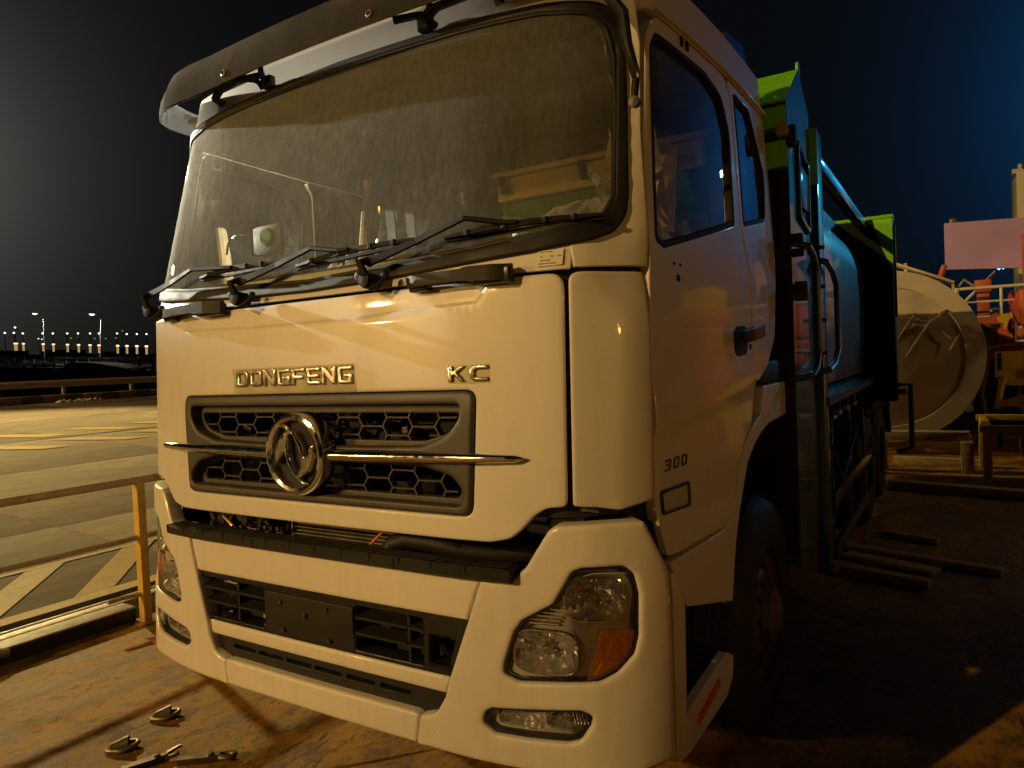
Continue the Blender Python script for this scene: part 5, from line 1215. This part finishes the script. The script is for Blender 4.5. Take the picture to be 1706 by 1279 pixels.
for k, (px, py) in enumerate([(64, 564), (70, 565), (118, 563), (130, 562), (158, 564), (176, 564), (193, 563), (204, 551)]):
    h = at(px, py, 345); t = thing('shore_light', 'tiny bluish light far across the water, %s of two beside the straight lamp pole' % ('left' if k == 0 else 'right') if k < 2 else 'faint speck of light across the water, %s from the left below the lamp row' % ORD[k-2], 'light', (h.x, h.y, -3.6), 'tiny far lights by the pole' if k < 2 else 'specks of light far across the water', False)
    b = MB(); b.tube([(h.x, h.y, -3.9), h], .10, 5); b.build('post', M['pole'], t); b = MB(); b.lathe([(0, -.28), (.28, -.1), (.28, .1), (0, .28)], h, (0, 0, 1), 8); b.build('bulb', M['lamp_blue'] if k < 2 else M['glow_dim'], t)
for k, px in enumerate([25, 27.5, 39, 72, 89, 112.5, 131, 150, 165, 196, 211.5, 228, 244]):  # lamp light on pillar bases, given to them as their own glow
    py = 574+ (px/250)*5.5; d_ = 90-px*.10; h = at(px, py-1.5, d_); lo = at(px, py+2.6, d_)
    t = thing('glow_pillar', 'short yellow pillar with lamp light painted on as its glow, on the bridge parapet, %s from the left' % ORD[k], 'glowing pillar', (lo.x, lo.y, lo.z), 'pillars with painted-on lamp glow along the parapet', False)
    b = MB(); b.lathe([(.085, lo.z-h.z-.4), (.085, -.02), (.12, .0)], h, (0, 0, 1), 10); b.build('stem', M['glow_dim'], t); b = MB(); b.lathe([(.11, 0), (.14, .06), (.09, .12), (0, .13)], h, (0, 0, 1), 10); b.build('pillar_cap', M['lamp_warm'], t)
# low dark treeline / sheds far off
rnd = random.Random(31)
for k in range(9):
    p = at(-10+33*k, 566, 420); w = rnd.uniform(7, 16); h_ = rnd.uniform(2.5, 6); b = MB(); b.box((p.x, p.y, h_/2-4), (w, 8, h_+1)); o = b.build('shed', M['bridge'], None, False)
    tag(o, 'dark low shed on the far shore, %s from the left' % ORD[k], 'building', 'unlit sheds on the far shore', False)

# ================================================================ after deck, right of the truck
tk = Vector((1.0, 10.5, 1.48)); TR = 1.31
TK = thing('tank', 'large pale cylindrical tank lying on the deck behind the truck', 'tank', (tk.x, 14.0, 0))
b = MB(); b.lathe([(TR-.012, 0), (TR, .02), (TR, .60), (TR-.03, .64), (TR-.03, 7.0), (TR-.4, 7.3)], tk, (0, 1, 0), 72); b.build('shell', M['tank'], TK)
b = MB(); b.lathe([(TR, .004), (TR-.245, .0), (TR-.255, .012)], tk, (0, 1, 0), 72); b.build('end_ring', M['tank'], TK)
b = MB(); b.lathe([(TR-.25, .02), (.95, .012), (.75, -.03), (.5, -.06), (.25, -.075), (0, -.08)], tk, (0, 1, 0), 72); HD = b.build('end_head', M['tank_head'], TK)
rnd = random.Random(12)
b = MB(); hx = lambda x, z, y=-.070: (x, tk.y+y, z)
b.tube([hx(1.10, 1.60), hx(1.44, 2.12), hx(1.28, 2.05), hx(1.50, 2.02)], .009, 6); b.tube([hx(1.30, 1.48), hx(1.62, 1.98), hx(1.80, 2.10)], .010, 6); b.tube([hx(1.24, 2.06), hx(1.62, 1.98), hx(1.88, 1.72)], .011, 6)
b.tube([hx(1.38, 1.90), hx(1.42, 1.96), hx(1.52, 1.92)], .010, 6); b.tube([hx(1.86, 1.55), hx(1.98, 1.78)], .010, 6); b.build('end_pipe', M['tank'], TK)
b = MB(); b.box(hx(1.80, 2.10, -.09), (.13, .05, .06), .015, Matrix.Rotation(-.5, 3, 'Y')); b.box(hx(1.60, 1.93, -.10), (.10, .05, .045), .01, Matrix.Rotation(-.8, 3, 'Y')); b.build('valve', M['tank'], TK)
b = MB(); b.box((tk.x+.55, tk.y+.25, tk.z+1.235), (.85, .5, .035), .004, Matrix.Rotation(.44, 3, 'Y'));
for x, h_ in ((.32, .16), (.92, .18)): b.box((tk.x+x, tk.y+.1, tk.z+math.sqrt(TR*TR-x*x)+.05), (.04, .06, h_))
b.build('walkway', M['tank'], TK)
b = MB(); b.tube([(tk.x+.98, tk.y+.6, tk.z+1.0), (tk.x+1.06, tk.y+.6, tk.z+1.12), (tk.x+1.20, tk.y+.6, tk.z+1.0)], .02, 6); b.build('lifting_lug', M['galv'], TK)
b = MB(); b.box((tk.x, tk.y+.5, .13), (2.2, .25, .26), .01); b.box((tk.x, tk.y+5, .13), (2.2, .25, .26), .01); b.build('cradle', M['timber'], TK)
# dunnage and beams on the dark deck; thin pale ones stand in for light streaks
def timber(x0, y0, x1, y1, z, w, h_, label, mat='timber', group='timbers on the deck beside the truck'):
    a = Vector((x0, y0, z+h_/2)); c = Vector((x1, y1, z+h_/2)); b = MB(); d = c-a; b.box((a+c)/2, (d.length, w, h_), .006, Matrix.Rotation(math.atan2(d.y, d.x), 3, 'Z')); o = b.build('timber', M[mat], None); tag(o, label, 'timber', group)
timber(1.10, 4.62, 2.15, 4.30, 0, .09, .05, 'long pale timber standing in for a light streak on the dark deck right of the truck, nearest the truck guard')
timber(1.12, 4.42, 1.75, 4.18, 0, .15, .03, 'wide short plank standing in for a light streak against the long pale timber')
timber(1.16, 3.95, 1.72, 3.80, 0, .09, .06, 'thin timber standing in for a light streak on the dark deck, closest to the camera')
timber(1.32, 5.2, 1.75, 5.05, 0, .05, .05, 'slim batten standing in for a light streak behind the long pale timber')
timber(1.25, 7.55, 2.55, 7.25, 0, .16, .10, 'pale timber beam before the yellow frame')
timber(1.15, 9.6, 2.3, 9.45, 0, .12, .10, 'narrow beam on the deck under the pale tank')
timber(.9, 9.0, 2.05, 9.0, .40, .22, .12, 'raised brown beam in front of the pale tank')
for x in (.98, 1.95): timber(x, 8.95, x+.14, 8.95, 0, .20, .40, 'short upright timber block under the left end of the raised beam' if x < 1 else 'short upright timber block under the right end of the raised beam')
# yellow trestle
YT = thing('trestle', 'yellow painted steel trestle frame standing on the deck at the right edge', 'trestle', (2.6, 8.0, 0))
for x, y in ((2.20, 7.95), (3.35, 7.95), (2.20, 9.4), (3.35, 9.4)): b = MB(); b.box((x, y, .32), (.085, .085, .64), .006); b.build('leg', M['yellow'], YT)
for y in (7.95, 9.4): b = MB(); b.box((2.78, y, .665), (1.30, .09, .075), .006); b.build('top_beam', M['yellow'], YT)
for x in (2.20, 3.35): b = MB(); b.box((x, 8.67, .66), (.08, 1.36, .07), .006); b.build('cross_beam', M['yellow'], YT)
DM = thing('rubber_fender', 'dark round rubber fender lying under the yellow trestle', 'fender', (2.95, 8.5, 0))
b = MB(); b.lathe([(0, -.5), (.14, -.5), (.34, -.46), (.40, -.3), (.40, .3), (.34, .46), (.14, .5), (0, .5)], (2.95, 8.6, .41), (0, 1, 0), 28); b.build('body', M['drum'], DM); b = MB(); b.lathe([(.10, -.53), (.13, -.52), (.13, -.49)], (2.95, 8.6, .41), (0, 1, 0), 16); b.build('end_cap', M['steel'], DM)
# yellow control stand
YS = thing('control_stand', 'yellow control stand with slotted plate and side rails by the winch', 'control stand', (2.68, 11.5, 0))
b = MB(); b.box((2.62, 11.5, 1.26), (.36, .05, .46), .01); b.build('plate', M['yellow'], YS)
b = MB(); b.box((2.50, 11.47, 1.34), (.05, .02, .26)); b.build('slot', M['black'], YS)
b = MB(); b.tube([(2.46, 11.45, .62), (2.50, 11.45, .90), (2.56, 11.45, 1.10)], .045, 8); b.box((2.95, 11.45, 1.02), (.95, .06, .10), .01); b.box((2.95, 11.45, .70), (.95, .06, .11), .01); b.tube([(2.55, 11.45, .72), (2.95, 11.45, .86), (3.3, 11.45, .88)], .03, 8); b.build('side_rail', M['yellow'], YS)
for x in (2.48, 3.3): b = MB(); b.box((x, 11.5, .55), (.07, .07, 1.1), .006); b.build('leg', M['coaming'], YS)
b = MB(); b.box((2.88, 11.44, 1.17), (.12, .03, .18), .005); b.build('gauge_box', M['offwhite'], YS)
# raised deck house platform with winch
PF = thing('raised_platform', 'orange red raised platform carrying the winch and white railing', 'platform', (6, 16, 0))
bar('platform_beam', 2.20, 9.0, 13.6, 13.8, 1.36, 1.62, M['red'], PF); bar('platform_deck', 2.20, 9.0, 13.8, 19, 1.55, 1.62, M['red'], PF)
for x in (2.45, 3.0, 4.2, 5.6): b = MB(); b.tube([(x, 13.75, 0), (x-.12, 13.75, .7), (x, 13.75, 1.36)], .035, 8); b.build('stay', M['galv'], PF)
b = MB(); b.box((3.05, 13.58, 1.58), (.75, .04, .045)); b.build('beam_edge', M['yellow'], PF); b = MB(); b.tube([(2.22, 13.5, 1.50), (2.40, 13.5, 1.53), (2.62, 13.5, 1.56)], .025, 8); b.build('pipe', M['tank'], PF)
b = MB(); b.box((5.6, 17.5, .7), (6.6, 3, 1.4)); b.build('understructure', M['coaming'], PF)
RW = thing('upper_railing', 'thin white pipe railing on the orange platform behind the tank', 'railing', (5, 14.2, 1.62))
for zz, r_ in ((2.66, .030), (2.40, .020), (2.12, .018)): b = MB(); b.tube([(1.95, 14.2, zz), (9, 14.2, zz-.05)], r_, 8); b.build('rail', M['offwhite'], RW)
for x in (1.98, 2.68, 3.5, 4.6, 5.8): b = MB(); b.tube([(x, 14.2, 1.62), (x, 14.2, 2.66)], .026 if x > 2 else .05, 8); b.build('post', M['offwhite'], RW)
WN = thing('winch', 'orange red mooring winch with yellow lever beside the pale tank', 'winch', (3.0, 13.7, 1.62))
b = MB(); b.prism([(2.35, 1.62), (2.35, 2.0), (2.55, 2.16), (2.75, 2.10), (2.82, 1.62)], lambda x, z: (x, 13.62, z), lambda x, z: (x, 13.8, z)); b.build('side_plate', M['red'], WN, False)
b = MB(); b.box((3.25, 13.7, 2.22), (.70, .7, .62), .03); b.build('gear_case', M['red'], WN); b = MB(); b.prism([(2.88, 1.95), (2.78, 2.2), (2.88, 2.50), (2.98, 2.52), (2.98, 1.92)], lambda x, z: (x, 13.45, z), lambda x, z: (x, 13.75, z)); b.build('bearing_arm', M['red'], WN, False)
b = MB(); b.lathe([(.26, -.3), (.26, -.27), (.16, -.26), (.16, .26), (.26, .27), (.26, .3)], (3.3, 14.2, 1.98), (1, 0, 0), 24); b.build('drum', M['steel'], WN)
b = MB(); b.prism([(2.56, 2.06), (2.64, 2.12), (2.74, 2.13), (2.78, 2.16), (2.80, 2.06), (2.74, 2.02), (2.70, 1.86), (2.67, 1.86), (2.65, 1.96), (2.58, 1.99)], lambda x, z: (x, 13.38, z), lambda x, z: (x, 13.44, z)); b.build('lever', M['yellow'], WN, False)
b = MB(); b.box((3.2, 13.4, 1.76), (.7, .12, .20), .01); b.build('base_frame', M['red'], WN)
b = MB(); b.lathe([(.16, 0), (.16, .25), (.20, .28), (.20, .34), (0, .36)], (2.45, 13.7, 1.62), (0, 0, 1), 18); b.build('warping_head', M['steel'], WN)
BL = thing('mooring_bollard', 'red twin step mooring bollard behind the railing beside the tank top', 'bollard', (2.42, 14.8, 1.62))
b = MB(); b.box((2.42, 14.8, 2.10), (.20, .2, .96), .01); b.build('column', M['red'], BL); b = MB(); b.box((2.42, 14.8, 2.72), (.27, .25, .24), .02); b.build('head', M['red'], BL)
b = MB(); b.box((2.40, 14.68, 1.95), (.05, .02, .18)); b.box((2.48, 14.68, 1.95), (.05, .02, .18)); b.build('slot', M['coaming'], BL)
VP = thing('vent_pipe', 'thin crimson vent pipe with rounded cap behind the white railing', 'vent pipe', (2.86, 14.6, 1.62))
b = MB(); b.tube([(2.86, 14.6, 1.62), (2.86, 14.6, 2.35)], .035, 8); b.build('pipe', M['crimson'], VP); b = MB(); b.lathe([(.05, -.08), (.065, 0), (.05, .10), (0, .16)], (2.86, 14.6, 2.42), (0, 0, 1), 12); b.build('cap', M['crimson'], VP); b = MB(); b.box((2.80, 14.58, 1.95), (.14, .06, .10), .02); b.build('valve', M['crimson'], VP)
# coiled hoses and fittings in a heap behind the rail
b = MB(); rnd = random.Random(9)
for k in range(7): b.tube([(2.05+.1*k+.12*math.cos(a/2), 15+.1*k, 1.75+.07*k+.13*math.sin(a/2)) for a in range(13)], .025, 6)
o = b.build('hose_heap', M['offwhite'], None); tag(o, 'heap of pale hoses lying behind the white railing', 'hoses')
CR_ = thing('deck_crane', 'orange deck crane pedestal with a yellow ladder, on the starboard side beyond the winch', 'crane', (6.2, 12.5, 0))
b = MB(); b.lathe([(.75, 0), (.75, 2.2), (.95, 2.3), (.95, 2.48), (0, 2.5)], (6.2, 12.5, 0), (0, 0, 1), 28); b.build('pedestal', M['red'], CR_)
b = MB(); b.box((6.2, 12.5, 2.75), (1.2, 1.4, .5), .05); b.build('slew_ring', M['yellow'], CR_)
for x in (5.35, 5.65): b = MB(); b.tube([(x, 11.7, 0), (x, 11.7, 2.5)], .025, 6); b.build('ladder_rail', M['yellow'], CR_)
for k in range(8): b = MB(); b.tube([(5.35, 11.7, .3+.28*k), (5.65, 11.7, .3+.28*k)], .014, 6); b.build('rung', M['yellow'], CR_)
CT = thing('storage_box', 'yellow deck storage box with rounded lid beside the crane pedestal', 'storage box', (4.3, 11.2, 0))
b = MB(); b.box((4.3, 11.2, .65), (1.3, 1.0, 1.3), .03); b.build('body', M['yellow'], CT); b = MB(); b.box((4.3, 11.2, 1.36), (1.36, 1.06, .12), .05); b.build('lid', M['red'], CT)
# mauve board with its frame
BD = thing('board', 'large blank mauve board on a dark frame above the winch', 'board', (3.2, 17, 1.6))
b = MB(); b.prism([(1.80, 3.30), (1.80, 4.33), (5.2, 4.15), (5.2, 3.05)], lambda x, z: (x, 17.0, z), lambda x, z: (x, 17.08, z)); b.build('sheet', M['mauve'], BD, False)
b = MB(); b.tube([(1.76, 17.05, 2.0), (1.66, 17.05, 3.0), (1.80, 17.05, 3.4)], .07, 8); b.tube([(3.30, 16.9, 1.6), (3.28, 16.9, 3.9)], .09, 8); b.box((3.38, 16.9, 3.45), (.16, .25, .9), .02); b.build('stanchion', M['red'], BD)
b = MB(); b.box((1.98, 17.2, 4.36), (.16, .2, .16), .03); b.build('knob', M['steel'], BD)
# ventilator mast
MS = thing('mast_house', 'pale ship mast house with small top bracket, behind the mauve board', 'mast', (4.0, 21, 1.6))
b = MB(); b.box((4.2, 21.0, 3.7), (1.7, 1.6, 4.4), .03); b.build('trunk', M['offwhite'], MS); b = MB(); b.box((3.38, 20.4, 5.88), (.22, .3, .12), .02); b.box((3.44, 20.4, 6.0), (.08, .1, .14), .02); b.build('bracket', M['offwhite'], MS)
b = MB(); b.tube([(3.32, 20.3, 3.8), (3.32, 20.3, 4.5)], .06, 8); b.build('drain_pipe', M['offwhite'], MS)
# small working lights and the slanted lit pole
LM = thing('lit_boom', 'slim slanted boom ending in small cyan and yellow lights', 'boom', (2.3, 18, 1.6))
pA = (2.12, 18.0, 2.55); pB = (2.78, 18.0, 3.25); b = MB(); b.tube([pA, pB], .035, 8); b.build('boom', M['offwhite'], LM)
for x, z, m_ in ((2.62, 3.36, 'lamp_warm'), (2.84, 3.31, 'lamp_blue'), (2.92, 3.32, 'lamp_blue'), (3.10, 3.38, 'lamp_blue')): b = MB(); b.lathe([(0, -.045), (.045, 0), (0, .045)], (x, 18.0, z), (0, 0, 1), 10); b.build('work_light', M[m_], LM)
b = MB(); b.tube([(2.60, 18, 3.33), (2.86, 18, 3.33), (3.12, 18, 3.35)], .018, 6); b.build('light_bar', M['steel'], LM)
# ================================================================ floodlight masts (they stand at the lamps; the starboard fill's is added)
def mast(head, aim, base_z, ship, label, mat, size=.32, nl=2):
    head = Vector(head); t = thing('floodlight_mast', label, 'floodlight mast', (head.x, head.y, base_z), None, ship); d = (Vector(aim)-head).normalized(); back = head-d*.35
    b = MB(); b.tube([(back.x, back.y, base_z), back+Vector((0, 0, -.1))], [.16, .09], 10); b.build('pole', M['pole'], t)
    R = d.to_track_quat('-Z', 'Y').to_matrix()
    b = MB(); b.box(back, (size*2.4, size*1.6, .16), .03, R); b.box(back+Vector((0, 0, -.05)), (size*2.8, .07, .07)); h = b.build('lamp_housing', M['pole'], t)
    b = MB(); b.box(back+d*.10, (size*2.1, size*1.3, .02), .004, R); b.build('lamp_glass', M[mat], h)
mast(HEEL.inverted() @ KEY if False else KEY, (0, 3, 1.5), -.3, False, 'tall quay floodlight mast with an orange lamp, off to the front left of the truck', 'lamp_sodium')
mast(SIDE, (-3, 0, 1), -.3, False, 'lower quay floodlight mast with an orange lamp, front left of the truck', 'lamp_sodium', .22)
mast(LEFT, (-9.5, 2.5, 0), -.3, False, 'quay floodlight mast with an orange lamp, left of the deck railing', 'lamp_sodium', .2)
mast(FLARE, (-1.5, .6, 2.35), -.3, False, 'white quay floodlight mast far to the left of the truck cab', 'lamp_white', .2)
mast(DECK_FILL, (1.2, 2.2, 1.6), 0, True, 'small mast for the added fill light on the starboard side of the deck', 'lamp_sodium', .10)
mast(AFTL, (2.8, 10.8, .9), 0, True, 'small deck floodlight mast facing the winch from starboard', 'lamp_sodium', .10)
mast(CYAN, (2, 5, 2), 0, True, 'deck light mast with a cyan lamp right of the winch', 'lamp_cyan', .16)
# row of street lamps along the quay road ahead of the truck (they glint in the white paint)
for k in range(9):
    x = -62+7.0*k; y = -52-2.0*k; t = thing('quay_lamp', 'white street lamp on the quay road ahead of the truck, %s from the left' % ORD[k], 'street lamp', (x, y, -.1), 'street lamps along the quay road ahead', False)
    b = MB(); b.tube([(x, y, -.1), (x, y, 6.6)], [.1, .06], 8); b.tube([(x, y, 6.6), (x+.5, y+.5, 6.75)], .04, 6); b.build('pole', M['pole'], t); b = MB(); b.lathe([(0, -.12), (.2, -.08), (.28, .02), (0, .08)], (x+.5, y+.5, 6.7), (0, 0, 1), 10); b.build('lamp_head', M['lamp_white'], t)
QR = sheet('quay_road', [(-110, -150), (-3.46, -150), (-3.46, -55.2), (-110, -55.2)], M['quay'], None, ZQ-.03); struct(QR, False)

# ================================================================ everything on board takes the vessel's list
for o in SHIP: o.matrix_world = HEEL @ Matrix.Translation(o.location) if o.parent is None else o.matrix_world
